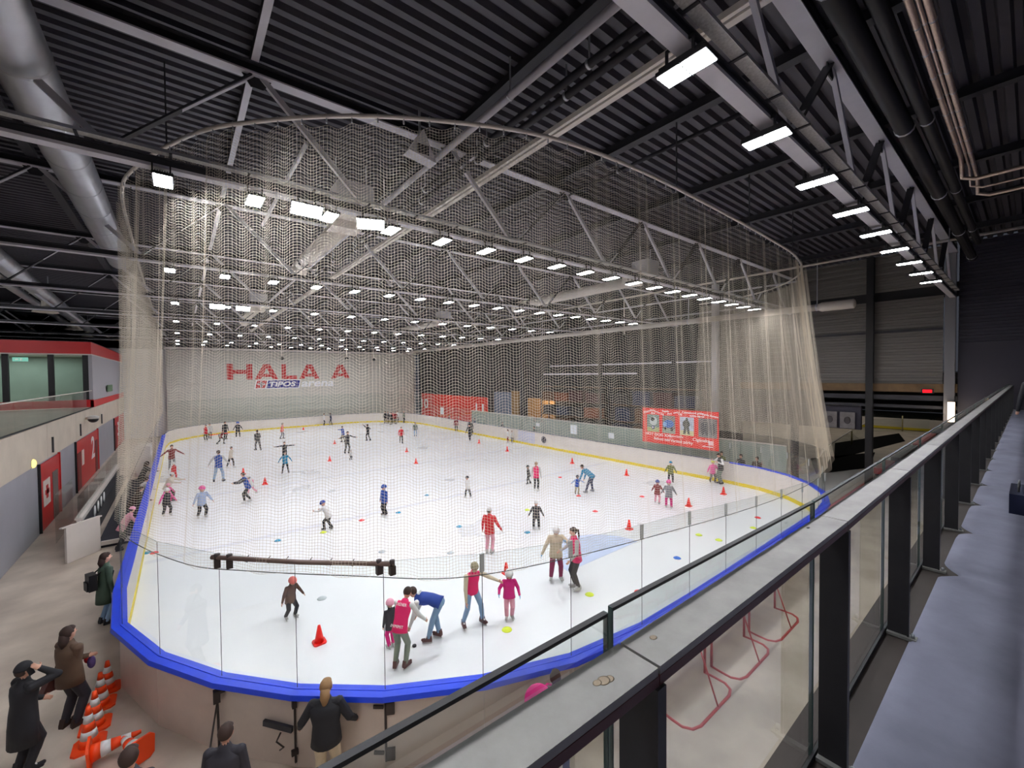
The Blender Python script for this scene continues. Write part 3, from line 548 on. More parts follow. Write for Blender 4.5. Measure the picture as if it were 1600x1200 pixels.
o.beam(on_board(20, 0.0, TH + 0.05, 0.2), on_board(20, 0.0, TH + 0.05, 0.28), 0.1, 0.06, M_IRON)
rel(o.build('gate_bolt', boards), boards)
o = MB(); o.beam(on_board(19, 0.62, TH + 0.06, 0.66), on_board(19, 0.98, TH + 0.06, 0.62), 0.05, 0.09, M_STEEL_D)
o.tube([on_board(19, 0.84, TH + 0.07, 0.55), on_board(19, 0.82, TH + 0.14, 0.45), on_board(19, 0.9, TH + 0.12, 0.36), on_board(19, 0.84, TH + 0.1, 0.28)], 0.014, M_IRON)
rel(tag(o.build('gate_handle', boards), 'grey gate latch handle with hook'), boards)
# bracing post where the net is tied down
o = MB(); p0 = on_board(19, 0.02, TH + 0.08, 1.1)
o.tube([p0, on_board(19, 0.03, TH + 0.08, 0.75), on_board(19, 0.04, TH + 0.08, 0.05)], 0.02, M_IRON)
o.box(p0 + Vector((0, -0.02, -0.1)), (0.1, 0.1, 0.2), M_IRON); o.box(p0 + Vector((0.06, -0.02, -0.04)), (0.12, 0.06, 0.05), M_IRON)
o.tube([p0 + Vector((0, 0, -0.25)), p0 + Vector((-0.35, -1.55, -1.1))], 0.014, M_IRON)
tag(rel(o.build('boards_brace', boards), boards), 'black diagonal tie rod with clamp')
# ---- far wall with cladding courses
M_WALL = mat('pale_grey_cladding', (204, 200, 190), 0.5, 0, 0.03, 0.7)
wf = empty('wall_far', (13, YF, 0)); tag(wf, 'pale grey panelled end wall', kind='structure')
for k in range(10):
    rel(MB().bx((-1.15, YF, k * 0.95 - 0.06), (27.9, YF + 0.3, k * 0.95 + 0.93), M_WALL).build('cladding_panel', wf), wf)
rel(MB().bx((-1.15, YF + 0.04, -0.06), (27.9, YF + 0.34, 9.5), mat('joint_grey', (150, 148, 145))).build('backing', wf), wf)
tag(MB().bx((-1.3, YF - 0.25, 9.55), (28.2, YF + 0.3, 9.75), mat('white_trim', (236, 232, 228), 0.5)).build('trim_3'), 'white strip along the top of the end wall', kind='structure')
tag(MB().bx((-30, YF + 0.5, 9.5), (XR, YF + 0.8, ROOF_Z), M_DECK).build('wall_far_upper'), 'dark wall above the end wall', kind='structure')
tag(MB().bx((-30, YF + 0.5, 0), (-1.15, YF + 0.8, ROOF_Z), mat('pale_plaster', (206, 204, 206), 0.8)).build('wall_far_left'), 'grey end wall left of the rink', kind='structure')
# lettering on the end wall: HALA A
M_RED = mat('red_sign_paint', (196, 44, 46), 0.5, 0, 0.05, 3)
def strokes(letter, x, z, w, h, m, y, parent, d=-0.06):
    s = w * 0.235; t = h * 0.27; p = MB()
    P = lambda pts: p.poly([(x + a, y, z + c) for a, c in pts], m, (0, d, 0))
    if letter == 'H':
        P([(0, 0), (0, h), (s, h), (s, 0)]); P([(w - s, 0), (w - s, h), (w, h), (w, 0)]); P([(s, h * 0.37), (s, h * 0.62), (w - s, h * 0.62), (w - s, h * 0.37)])
    elif letter == 'L':
        P([(0, 0), (0, h), (s * 1.15, h), (s * 1.15, 0)]); P([(s * 1.15, 0), (s * 1.15, t * 0.85), (w, t * 0.85), (w, 0)])
    else:
        a = w * 0.36; c = w * 0.64
        P([(0, 0), (a, h), (w * 0.5, h), (w * 0.5, h * 0.74), (s * 1.02, 0)])
        P([(w - s * 1.02, 0), (w * 0.5, h * 0.74), (w * 0.5, h), (c, h), (w, 0)])
        P([(w * 0.27, h * 0.16), (w * 0.34, h * 0.36), (w * 0.66, h * 0.36), (w * 0.73, h * 0.16)])
    rel(p.build('letter', parent), parent)
sign = empty('wall_sign', (11.4, YF, 7), 'large red lettering HALA A on the grey end wall', 'sign')
for ch, x, w in (('H', 4.3, 2.55), ('A', 7.1, 2.5), ('L', 10.0, 1.75), ('A', 12.0, 2.4), ('A', 15.9, 2.4)):
    strokes(ch, x, 6.1, w, 1.85, M_RED, YF - 0.005, sign)
logo = empty('arena_sign', (9.3, YF, 5.4), 'blue and red TIPOS arena sign under the HALA A lettering', 'sign')
lm = MB(); M_SW = mat('sign_white', (240, 240, 240), 0.5); M_SB = mat('sign_blue', (44, 46, 132), 0.5)
sk = 0.22
lm.poly([(7.0, YF - 0.005, 4.92), (7.0 + sk, YF - 0.005, 6.04), (11.95 + sk, YF - 0.005, 6.04), (11.95, YF - 0.005, 4.92)], M_SW, (0, -0.03, 0))
rel(lm.build('sign_plate', logo), logo)
lm = MB(); lm.poly([(7.12, YF - 0.037, 5.02), (7.12 + sk, YF - 0.037, 5.94), (8.15 + sk, YF - 0.037, 5.94), (8.15, YF - 0.037, 5.02)], M_RED, (0, -0.02, 0))
rel(lm.build('red_field', logo), logo)
lm = MB(); lm.poly([(8.3, YF - 0.037, 5.02), (8.3 + sk, YF - 0.037, 5.94), (11.85 + sk, YF - 0.037, 5.94), (11.85, YF - 0.037, 5.02)], M_SB, (0, -0.02, 0))
rel(lm.build('blue_field', logo), logo)
lm = MB(); y = YF - 0.06     # emblem: a small dark figure with raised arms on a white cross
lm.bx((7.62, y - 0.01, 5.12), (7.86, y, 5.86), M_SW); lm.bx((7.35, y - 0.01, 5.42), (8.12, y, 5.62), M_SW)
lm.ell((7.76, y - 0.01, 5.72), (0.09, 0.01, 0.09), M_BLACK, 10, 5)
lm.poly([(7.45, y - 0.01, 5.5), (7.45, y - 0.01, 5.58), (8.05, y - 0.01, 5.58), (8.05, y - 0.01, 5.5)], M_BLACK, (0, -0.01, 0))
lm.poly([(7.7, y - 0.01, 5.1), (7.68, y - 0.01, 5.55), (7.84, y - 0.01, 5.55), (7.8, y - 0.01, 5.1)], M_BLACK, (0, -0.01, 0))
rel(lm.build('emblem', logo), logo)
FX = lambda x, z, yy: frame_mw((x - logo.location.x, yy - logo.location.y, z - logo.location.z), (1, 0, 0), (0, 0, 1))
text_part('lettering', 'TIPOS', 1.05, M_SW, logo, FX(10.05, 5.48, YF - 0.065), 0.006, 1.0, 0.035, fit=(3.0, 0.62), shear=0.22)
text_part('lettering', 'arena', 1.1, mat('sign_pale_grey', (240, 240, 244), 0.5), logo, FX(14.25, 5.42, YF - 0.02), 0.01, 1.0, 0.03, fit=(4.0, 0.72), shear=0.22)
# ---- right long wall: horizontal corrugated sheet, columns, openings
M_CLAD = mat('dim_grey_corrugated_sheet', (112, 108, 104), 0.55, 0, 0.08, 0.6, stretch=(1, 0.2, 3))
M_CLAD_D = mat('dark_blue_grey_sheet', (46, 44, 58), 0.6, 0, 0.08, 0.6)
def corrug(y0, y1, z0, z1, x, pitch, depth, m, name, label):
    prof = []; z = z0
    while z < z1 - 1e-6:
        prof += [(x, z), (x, min(z1, z + pitch * 0.45)), (x + depth, min(z1, z + pitch * 0.5)), (x + depth, min(z1, z + pitch * 0.95))]
        z += pitch
    v = [(a, y0, c) for a, c in prof] + [(a, y1, c) for a, c in prof]; n = len(prof)
    return tag(MB().add(v, [(k, k + 1, k + 1 + n, k + n) for k in range(n - 1)], m).build(name), label, kind='structure')
corrug(2.7, 8.7, 5.6, 10.1, XR, 0.3, 0.06, M_CLAD, 'wall_right', 'dim grey ribbed metal wall right of the rink')
corrug(2.7, 8.7, 10.55, ROOF_Z, XR, 0.3, 0.06, M_CLAD, 'wall_right', 'dim grey ribbed metal wall above the dark slot')
corrug(8.7, 59.3, 4.2, ROOF_Z, XR, 0.3, 0.06, mat('near_black_sheet', (26, 26, 30), 0.6, 0, 0.1, 1), 'wall_right', 'black ribbed metal wall along the right side')
corrug(-3, 2.2, 7.6, ROOF_Z, XR, 0.3, 0.06, M_CLAD_D, 'wall_right', 'dark ribbed wall at the gallery end')
tag(MB().bx((XR, -3, 0), (XR + 0.3, 2.2, 7.6), M_CLAD_D).build('wall_right_lower'), 'dark smooth lower wall at the gallery end', kind='structure')
tag(MB().bx((XR + 0.4, 2.2, 10.0), (XR + 0.6, 12, 10.7), M_BLACK).build('wall_slot'), 'black slot in the ribbed wall', kind='structure')
for y, w, m, l in ((2.45, 0.36, mat('column_grey', (120, 120, 126), 0.6), 'pale grey steel column at the end of the nearest truss'), (5.4, 0.3, M_BLACK, 'black steel column on the ribbed wall'), (8.85, 0.35, M_STEEL_D, 'dark column behind the net corner'), (13.6, 0.4, M_STEEL, 'grey column behind the net'), (16.6, 0.35, M_STEEL_D, 'dark column second behind the net'), (23.5, 0.4, M_STEEL_D, 'dark column third behind the net'), (34.2, 0.4, M_STEEL_D, 'dark column fourth behind the net')):
    t = empty('steel_column', (XR - 0.2, y, 0), l, 'column')
    MB().bx((-0.15, -w / 2, -0.06), (-0.12, w / 2, ROOF_Z), m).bx((0.12, -w / 2, -0.06), (0.15, w / 2, ROOF_Z), m).bx((-0.12, -0.012, -0.06), (0.12, 0.012, ROOF_Z), m).build('shaft', t)
    MB().bx((-0.25, -w / 2 - 0.1, -0.06), (0.2, w / 2 + 0.1, -0.03), m).build('base_plate', t)
corr_b = empty('wall_beams', (XR - 0.1, 20, 5)); tag(corr_b, 'steel rails across the right wall', kind='structure')
for (y0, y1, z, m, hh) in ((2.7, 8.7, 8.45, M_STEEL_D, 0.12), (2.2, 12, 5.55, mat('warm_wood_strip', (112, 88, 58), 0.6, 0, 0.2, 3), 0.42), (2.2, 12, 5.05, M_STEEL_D, 0.25), (13.6, 30, 7.2, M_STEEL, 0.1), (20, 31, 6.4, M_STEEL, 0.14), (2.2, 12, 4.6, M_STEEL_D, 0.15)):
    rel(MB().bx((XR - 0.12, y0, z - hh / 2), (XR - 0.02, y1, z + hh / 2), m).build('rail', corr_b), corr_b)
# exit sign lamp (red)
o = empty('exit_lamp', (XR - 0.2, 3.2, 5.4), 'small glowing red emergency lamp on the right wall', 'lamp')
MB().bx((-0.06, -0.22, -0.12), (0.06, 0.22, 0.12), M_BLACK).build('housing', o); MB().bx((-0.075, -0.16, -0.07), (-0.06, 0.16, 0.07), emit('red_glow', (255, 20, 30), 3.0)).build('lens', o)
# pictures on a far dark wall of the next hall
for k, (px, py) in enumerate(((29.4, 7.15), (29.4, 6.35))):
    t = empty('wall_poster', (XR - 0.15, py, 3.7), ['grey poster on the dark wall, nearer the net corner', 'grey poster on the dark wall, further from the net corner'][k], 'poster')
    MB().bx((0, -0.33, -0.45), (0.03, 0.33, 0.45), mat('poster_grey', (116, 112, 112), 0.7, 0, 0.2, 5)).build('sheet', t)
    MB().ell((-0.01, 0, 0), (0.01, 0.16, 0.2), mat('poster_figure', (64, 60, 62), 0.7), 10, 6).build('printed_figure', t)
tag(MB().bx((XR + 0.05, 5.8, 3.2), (XR + 0.3, 12, 4.5), M_CLAD_D).build('wall_right_mid'), 'dark wall strip with two posters', kind='structure')
tag(MB().bx((XR + 0.05, 12, 0), (XR + 0.3, 59.3, 4.3), mat('dark_lower_wall', (50, 44, 42), 0.7, 0, 0.3, 0.8)).build('wall_right_far_lower'), 'dark brown lower wall along the corridor', kind='structure')
# red wall section with numbers 10 and 11
rw = tag(MB().bx((XR - 0.1, 41.0, -0.05), (XR + 0.04, 58.4, 3.65), mat('orange_red_panel', (232, 52, 34), 0.5, 0, 0.04, 1)).build('wall_red'), 'red wall section with white numbers 10 and 11', kind='structure')
for s, yy in (('10', 57.6), ('11', 42.6)):
    t = empty('door_number', (XR - 0.12, yy, 2.1), {'10': 'white number 10 at the far left end of the red wall', '11': 'white number 11 at the right end of the red wall'}[s], 'sign')
    text_part('lettering', s, 1.9, M_SW, t, frame_mw((0, 0, 0), (0, -1, 0), (0, 0, 1)), 0.01, 1.5, 0.02)
tag(MB().bx((XR - 0.12, 36.2, 0), (XR + 0.04, 39.5, 4.4), mat('blue_grey_door_panel', (108, 120, 140), 0.5)).build('door_5'), 'blue-grey door panel right of the red wall', kind='structure')
# ---- left long wall with doors, concrete band, gallery
M_BWALL = mat('blue_grey_paint', (162, 162, 170), 0.55, 0, 0.05, 0.8)
tag(MB().bx((XL - 0.3, 1, -0.06), (XL, YF + 0.5, 2.95), M_BWALL).build('wall_left'), 'blue-grey painted wall below the left gallery', kind='structure')
M_BAND = mat('cast_concrete', (208, 196, 179), 0.7, 0, 0.08, 0.9)
bandp = empty('wall_left_band', (XL, 30, 3.6)); tag(bandp, 'beige concrete edge of the left gallery', kind='structure')
for k in range(9):
    rel(MB().bx((XL - 0.25, 1 + k * 6.5, 2.9), (XL + 0.06, 1 + k * 6.5 + 6.47, 4.42), M_BAND).build('concrete_panel', bandp), bandp)
tag(MB().bx((-30, 1, 4.1), (XL - 0.25, YF + 0.5, 4.4), M_CONC).build('floor_gallery_left'), 'floor of the left gallery', kind='structure')
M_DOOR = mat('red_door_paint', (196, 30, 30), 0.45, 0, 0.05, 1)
def door(k, y0, y1, opening=None, label=''):
    t = empty('door_%d' % k, (XL, (y0 + y1) / 2, 0)); tag(t, label, kind='structure')
    w = (y1 - y0) / 2
    MB().bx((-0.02, -w, 0), (0.05, w, 2.8), M_DOOR).build('door_panel', t)
    MB().bx((0, -w - 0.06, -0.02), (0.09, -w, 2.86), M_BLACK).bx((0, w, -0.02), (0.09, w + 0.06, 2.86), M_DOOR).build('door_frame', t)
    if opening:
        a, c, m = opening
        MB().bx((0.05, a, 0.02), (0.065, c, 2.15), m).build('open_leaf', t)
    return t
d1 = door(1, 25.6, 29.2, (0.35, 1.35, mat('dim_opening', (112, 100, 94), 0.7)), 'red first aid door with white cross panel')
MB().bx((0.05, -1.35, 0.95), (0.07, -0.2, 2.05), mat('sign_cream', (226, 214, 206), 0.5)).build('white_panel', d1)
MB().bx((0.07, -0.92, 1.25), (0.085, -0.62, 1.8), M_RED).bx((0.07, -1.1, 1.42), (0.085, -0.45, 1.62), M_RED).build('red_cross', d1)
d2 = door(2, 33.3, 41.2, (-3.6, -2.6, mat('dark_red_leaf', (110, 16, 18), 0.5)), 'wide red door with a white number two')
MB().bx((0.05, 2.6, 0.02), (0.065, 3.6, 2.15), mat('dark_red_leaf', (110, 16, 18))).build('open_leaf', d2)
MB().bx((0.05, -2.3, 1.25), (0.065, -1.6, 2.15), mat('sign_cream', (226, 214, 206))).build('notice', d2)
text_part('lettering', '2', 2.0, M_SW, d2, frame_mw((0.06, 1.7, 1.75), (0, 1, 0), (0, 0, 1)), 0.005, 1.4, 0.03)
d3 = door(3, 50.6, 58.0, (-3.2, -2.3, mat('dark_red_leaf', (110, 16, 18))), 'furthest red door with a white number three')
text_part('lettering', '3', 1.8, M_SW, d3, frame_mw((0.06, -0.9, 1.6), (0, 1, 0), (0, 0, 1)), 0.005, 1.4, 0.03)
# wall lamp by the first aid door
t = empty('wall_lamp', (XL + 0.08, 24.6, 3.05), 'round yellow glowing wall lamp left of the first aid door', 'lamp')
MB().ell((0, 0, 0), (0.08, 0.17, 0.17), emit('yellow_lamp_glow', (255, 226, 120), 2.5), 14, 8).build('globe', t)
MB().bx((-0.08, -0.19, -0.19), (-0.02, 0.19, 0.19), M_STEEL).build('base', t)
# dome camera and small fittings on the band
t = empty('dome_camera', (XL + 0.42, 36.3, 3.9), 'black and white dome camera on the concrete band', 'camera')
MB().ell((0, 0, 0), (0.26, 0.26, 0.24), M_BLACK, 12, 5, z1=0.0).build('dome', t); MB().lathe([(0.26, 0), (0.28, 0.14), (0.1, 0.2)], (0, 0, 0), M_REFL, 12).build('cap', t)
MB().bx((-0.34, -0.03, -0.03), (-0.2, 0.03, 0.1), M_BAND).build('conduit', t)
for yy in (27.8, 34.6, 43):
    tag(MB().bx((XL + 0.06, yy - 0.05, 3.05), (XL + 0.12, yy + 0.05, 3.75), M_STEEL_D).build('cable_box'), {27.8: 'slim box on the concrete band above the first aid door', 34.6: 'slim dark box beside the dome camera', 43: 'slim box on the concrete band past the wide red door'}[yy], 'box')
# gallery balustrade glass
bal = empty('gallery_balustrade', (XL, 20, 4.4), 'frameless glass balustrade on the left gallery edge', 'balustrade')
for k in range(13):
    y0 = 8 + k * 2.5
    if y0 + 2.46 > 40: break
    rel(MB().bx((XL - 0.06, y0, 4.4), (XL - 0.04, y0 + 2.46, 5.55), M_GLASS2).build('glass_pane', bal), bal)
rel(MB().bx((XL - 0.08, 8, 5.55), (XL - 0.02, 40, 5.59), M_WHITE).build('handrail', bal), bal)
rel(MB().bx((XL - 0.12, 8, 4.38), (XL + 0.0, 40, 4.44), M_STEEL_D).build('base_channel', bal), bal)
# red-roofed kiosk on the gallery
kb = empty('gallery_building', (XL - 6, 45, 4.4), 'low gallery building with red fascia, dark windows and grey side wall', 'building')
def rk(o): return rel(o, kb)
K0 = 40.2; KX = XL
M_FAS = mat('red_fascia', (206, 24, 28), 0.45)
rk(MB().bx((-24, K0 - 0.5, 8.05), (KX + 0.02, K0 - 0.3, 8.85), M_FAS).build('fascia', kb))
rk(MB().bx((KX - 0.2, K0 - 0.3, 8.05), (KX + 0.02, 59, 8.85), M_FAS).build('fascia', kb))
rk(MB().bx((-24, K0 - 0.45, 7.98), (KX + 0.03, 59, 8.05), M_WHITE).build('soffit', kb))
rk(MB().bx((-24, K0 - 0.3, 8.85), (KX, 59, 8.9), M_STEEL_D).build('roof', kb))
rk(MB().bx((KX - 0.2, K0, 4.9), (KX, 59, 8.0), mat('grey_side_wall', (178, 176, 182), 0.6)).build('side_wall', kb))
rk(MB().bx((-9.5, K0 - 0.3, 4.45), (KX + 0.05, K0 - 0.1, 4.95), M_FAS).build('red_sill', kb))
rk(MB().bx((KX - 0.1, K0 - 0.3, 4.45), (KX + 0.07, 59, 4.9), M_FAS).build('red_sill', kb))
M_ROOM = mat('room_wall_green', (168, 178, 172), 0.7, 0, 0.1, 0.6)
rk(MB().bx((-24, K0 + 4, 4.4), (KX - 0.25, K0 + 4.2, 8), M_ROOM).build('inner_wall', kb))
for k, x in enumerate((-5.0, -6.6, -8.55, -12.2, -14.0, -17)):
    rk(MB().bx((x - 0.14, K0 - 0.02, 4.9), (x + 0.14, K0 + 0.16, 8.0), M_BLACK).build('mullion', kb))
xs = [-4.95, -6.6, -8.55, -12.2, -14.0, -17]
M_WG = glass('dark_window_glass', (0.72, 0.8, 0.77), 0.8)
for a, c in zip(xs[:-1], xs[1:]):
    rk(MB().bx((c + 0.14, K0 + 0.05, 4.95), (a - 0.14, K0 + 0.07, 7.95), M_WG).build('window_pane', kb))
l = bpy.data.lights.new('room_light', 'AREA'); l.energy = 150; l.size = 6; l.size_y = 2.5; l.shape = 'RECTANGLE'; l.color = (0.95, 1, 0.96)
lo = bpy.data.objects.new('room_light', l); COL.objects.link(lo); lo.location = (-9, K0 + 2, 7.9)
for k, (x, yy) in enumerate(((-13.4, 40.05), (-8.2, 41.5))):
    t = empty('exit_sign', (x, K0 - 0.25 if k == 0 else K0 + 1.5, 7.7), ['left green-white exit sign under the red fascia', 'right green-white exit sign behind the window'][k], 'sign')
    MB().bx((-0.34, -0.04, -0.13), (0.34, 0.04, 0.13), emit('exit_green', (170, 235, 220), 1.1)).build('light_box', t)
    MB().bx((0.0, -0.05, -0.08), (0.09, -0.041, 0.08), M_REFL).bx((-0.22, -0.05, -0.04), (-0.08, -0.041, 0.04), M_REFL).build('pictogram', t)
t = tag(MB().bx((-14.9, K0 - 0.06, 6.3), (-13.8, K0 - 0.04, 6.8), mat('yellow_notice', (226, 186, 40), 0.5)).build('window_notice'), 'yellow notice on the gallery building window', 'notice')
t = tag(MB().bx((-4.6, 46.5, 5.3), (-4.55, 49.5, 5.85), mat('green_notice', (100, 128, 96), 0.6, 0, 0.3, 4)).build('wall_notice'), 'green notice on the grey side wall of the gallery building', 'notice')
# outer walls closing the hall
tag(MB().bx((-30.3, -3, 0), (-30, 60, ROOF_Z), mat('dim_plaster', (120, 118, 124))).build('wall_left_outer'), 'dim outer wall behind the left gallery', kind='structure')
tag(MB().bx((-30, -3.3, 0), (90, -3, ROOF_Z), M_CLAD_D).build('wall_near'), 'dark wall behind the gallery', kind='structure')
tag(MB().bx((90, -3, 0), (90.3, 60, 6), M_BLACK).build('wall_next_hall'), 'dark far wall of the next hall', kind='structure')
tag(MB().bx((XR + 0.6, -3, 6), (90, 60, 6.3), M_BLACK).build('ceiling_next_hall'), 'dark low ceiling of the next hall', kind='structure')
# ---- roof deck: trapezoid ribs running across the hall
pr = []; y = -3.0; P_ = 0.3
while y < 59.5:
    pr += [(y, ROOF_Z), (y + 0.13, ROOF_Z), (y + 0.17, ROOF_Z + 0.12), (y + 0.26, ROOF_Z + 0.12)]
    y += P_
n = len(pr)
rd = MB().add([(-30, a, c) for a, c in pr] + [(XR + 0.2, a, c) for a, c in pr], [(k, k + 1, k + 1 + n, k + n) for k in range(n - 1)], M_DECK)
tag(rd.build('ceiling'), 'dark ribbed metal roof deck', kind='structure')
# ================================================================ ROOF STEEL AND LAMPS
TY = [2.37, 9.1, 16.5, 23.6, 31.2, 39.2, 47.4, 52.2]
LZ = 9.68
TOPN = [1.24 + 4.1 * k for k in range(-5, 7)]
def truss(k):
    y = TY[k]; rank = ordinal(k)
    t = empty('roof_truss', (11, y, 10), 'pale grey steel roof truss, %s counting away from the gallery' % rank, 'truss', 'roof trusses')
    R = lambda o: rel(o, t)
    x0, x1 = -19.0, XR - 0.1
    if k == 0: x0 = -4.0
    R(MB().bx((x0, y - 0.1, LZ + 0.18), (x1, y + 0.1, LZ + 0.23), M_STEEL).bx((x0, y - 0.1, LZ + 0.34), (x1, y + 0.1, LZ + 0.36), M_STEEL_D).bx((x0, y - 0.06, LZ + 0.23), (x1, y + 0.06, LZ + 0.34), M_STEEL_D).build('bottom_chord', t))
    tw = 0.14 if k == 0 else 0.12
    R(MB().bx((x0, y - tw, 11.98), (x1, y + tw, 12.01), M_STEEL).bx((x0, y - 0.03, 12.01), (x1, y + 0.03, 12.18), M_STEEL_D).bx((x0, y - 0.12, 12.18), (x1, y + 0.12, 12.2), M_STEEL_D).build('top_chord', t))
    prev = None
    for n, a in enumerate(TOPN):
        if a < x0 or a > x1: continue
        bl, br = a - 2.05, a + 2.05
        if br < x1: R(MB().beam((a + 0.08, y, 12.0), (br, y, LZ + 0.35), 0.1, 0.08, M_STEEL, (0, 1, 0)).build('diagonal', t))
        if bl > x0: R(MB().beam((a - 0.08, y, 12.0), (bl, y, LZ + 0.35), 0.03, 0.16, M_STEEL_D, (0, 1, 0)).beam((a - 0.06, y, 11.97), (bl + 0.02, y, LZ + 0.4), 0.02, 0.1, M_STEEL, (0, 1, 0)).build('diagonal', t))  # left-down diagonals: shade of their unlit side put into the dark colour
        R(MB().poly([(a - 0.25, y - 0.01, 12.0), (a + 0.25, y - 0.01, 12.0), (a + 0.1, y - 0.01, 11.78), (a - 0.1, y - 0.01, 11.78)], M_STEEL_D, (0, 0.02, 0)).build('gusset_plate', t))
        if prev is not None: pass
    if k in (0, 1):   # perforated cable tray along the bottom chord
        tr = MB(); ty = y - 0.2
        tr.bx((x0 + 1, ty - 0.07, LZ + 0.38), (x1 - 1, ty + 0.07, LZ + 0.395), mat('perforated_tray', (186, 186, 184), 0.5, 0.0, 0.25, 30))
        tr.bx((x0 + 1, ty - 0.075, LZ + 0.38), (x1 - 1, ty - 0.07, LZ + 0.43), M_CHROME).bx((x0 + 1, ty + 0.07, LZ + 0.38), (x1 - 1, ty + 0.075, LZ + 0.43), M_CHROME)
        R(tr.build('cable_tray', t))
        xx = x0 + 1.5
        while xx < x1 - 1:
            R(MB().bx((xx, ty - 0.09, LZ + 0.36), (xx + 0.04, y + 0.05, LZ + 0.378), M_STEEL_D).build('tray_bracket', t)); xx += 1.09
    return t
for k in range(len(TY)): truss(k)
# LED floodlights
M_LED = emit('led_white', (247, 248, 254), LAMP_E)
M_LED_FILL = emit('led_white_dim', (247, 248, 254), LAMP_E * 0.22)
_lm = MB()
for q in (-0.14, 0.14):
    _lm.bx((-0.12, q - 0.13, -0.006), (0.12, q + 0.13, 0.0), M_LED)
LENS = _lm.mesh('led_panel')
_hm = MB().bx((-0.14, -0.285, 0.0), (0.14, 0.285, 0.05), M_BLACK)
for q in range(9): _hm.bx((-0.13 + q * 0.031, -0.25, 0.05), (-0.12 + q * 0.031, 0.25, 0.085), M_BLACK)
_hm.bx((-0.15, -0.006, -0.012), (0.15, 0.006, 0.0), M_BLACK)
for q in range(1, 4): _hm.bx((-0.15 + q * 0.075 - 0.004, -0.27, -0.012), (-0.15 + q * 0.075 + 0.004, 0.27, -0.006), M_BLACK)
HOUS = _hm.mesh('lamp_housing')
_bm = MB().bx((-0.13, -0.16, 0.045), (0.1, -0.14, 0.06), M_BLACK).bx((-0.13, 0.14, 0.045), (0.1, 0.16, 0.06), M_BLACK).bx((-0.02, -0.16, 0.055), (0.0, 0.16, 0.065), M_BLACK).beam((-0.13, -0.15, 0.05), (-0.13, -0.15, 0.22), 0.02, 0.03, M_BLACK).beam((-0.13, 0.15, 0.05), (-0.13, 0.15, 0.22), 0.02, 0.03, M_BLACK).beam((-0.13, -0.16, 0.21), (-0.13, 0.16, 0.21), 0.02, 0.03, M_BLACK).beam((0.1, -0.15, 0.05), (0.1, -0.15, 0.22), 0.02, 0.03, M_BLACK).beam((0.1, 0.15, 0.05), (0.1, 0.15, 0.22), 0.02, 0.03, M_BLACK)
BRK = _bm.mesh('lamp_bracket')
_l2 = MB().bx((-0.12, -0.27, -0.006), (0.12, 0.27, 0.0), M_LED_FILL)
LENS2 = _l2.mesh('led_panel_dimmed')
def lamp(x, y, z, label, group, rz=0.0, rx=0.0, dim=False, ry=0.0):
    t = empty('led_floodlight', (x, y, z), label, 'lamp', group, rz)
    t.rotation_euler = (rx, ry, rz)
    link('lens_panel', LENS2 if dim else LENS, t); link('housing', HOUS, t); link('mounting_bracket', BRK, t)
    return t
ROWS = [(0, [4.34 + 2.18 * k for k in range(9)]), (1, [-0.15 + 1.315 * k for k in range(19)]), (2, [-0.17 + 1.39 * k for k in range(18)]), (3, [-0.1 + 1.9 * k for k in range(13)]), (4, [-0.1 + 1.95 * k for k in range(13)]), (5, [-0.1 + 1.95 * k for k in range(13)]), (6, [-0.1 + 2.0 * k for k in range(13)]), (7, [-0.1 + 2.0 * k for k in range(13)])]
for k, xs_ in ROWS:
    for n, x in enumerate(xs_):
        lamp(x, TY[k], LZ, 'lit LED floodlight, %s from the left under the %s truss from the gallery' % (ordinal(n), ordinal(k)), 'floodlights under truss row %s' % ordinal(k))
for n, x in enumerate([2.16, -0.02, -2.2, -4.4, -6.6]):  # unseen floodlights added to brighten the near concourse
    lamp(x, TY[0], LZ, 'LED floodlight above the frame, %s towards the left wall on the nearest truss' % ordinal(n), 'floodlights above the near concourse')
for n, x in enumerate([-6, -2, 2, 6, 10, 14, 18, 22]):  # row added behind the camera to brighten matting and handrail
    lamp(x, -1.6, 10.2, 'LED floodlight over the gallery behind the camera, %s from the left' % ordinal(n), 'floodlights over the gallery', dim=True)
for n, (x, k) in enumerate(((-7.5, 3), (-10.5, 3), (-14, 3), (-9.0, 4), (-12.5, 4))):  # unseen floodlights added to light the red fascia
    lamp(x, TY[k], LZ, 'LED floodlight outside the frame tilted at the red fascia of the gallery building, %s one' % ordinal(n), 'floodlights over the left gallery', rx=0.85)
tag(MB().bx((-8, -1.68, 10.36), (XR, -1.52, 10.5), M_STEEL).build('gallery_light_beam'), 'grey beam carrying the gallery floodlights behind the camera', 'beam')
lamp(2.0, 8.85, LZ - 0.05, 'lit LED floodlight turned crosswise between the second and third of its truss row', None, PI / 2, ry=0.75)
lamp(3.25, 8.85, LZ - 0.05, 'lit LED floodlight turned crosswise between the third and fourth of its truss row', None, PI / 2 - 0.4, ry=0.6)
lamp(1.4, 23.3, LZ - 0.05, 'lit LED floodlight turned crosswise on the fourth truss, left one', None, PI / 2, ry=0.75)
lamp(2.4, 23.3, LZ - 0.05, 'lit LED floodlight turned crosswise on the fourth truss, right one', None, PI / 2, ry=0.75)
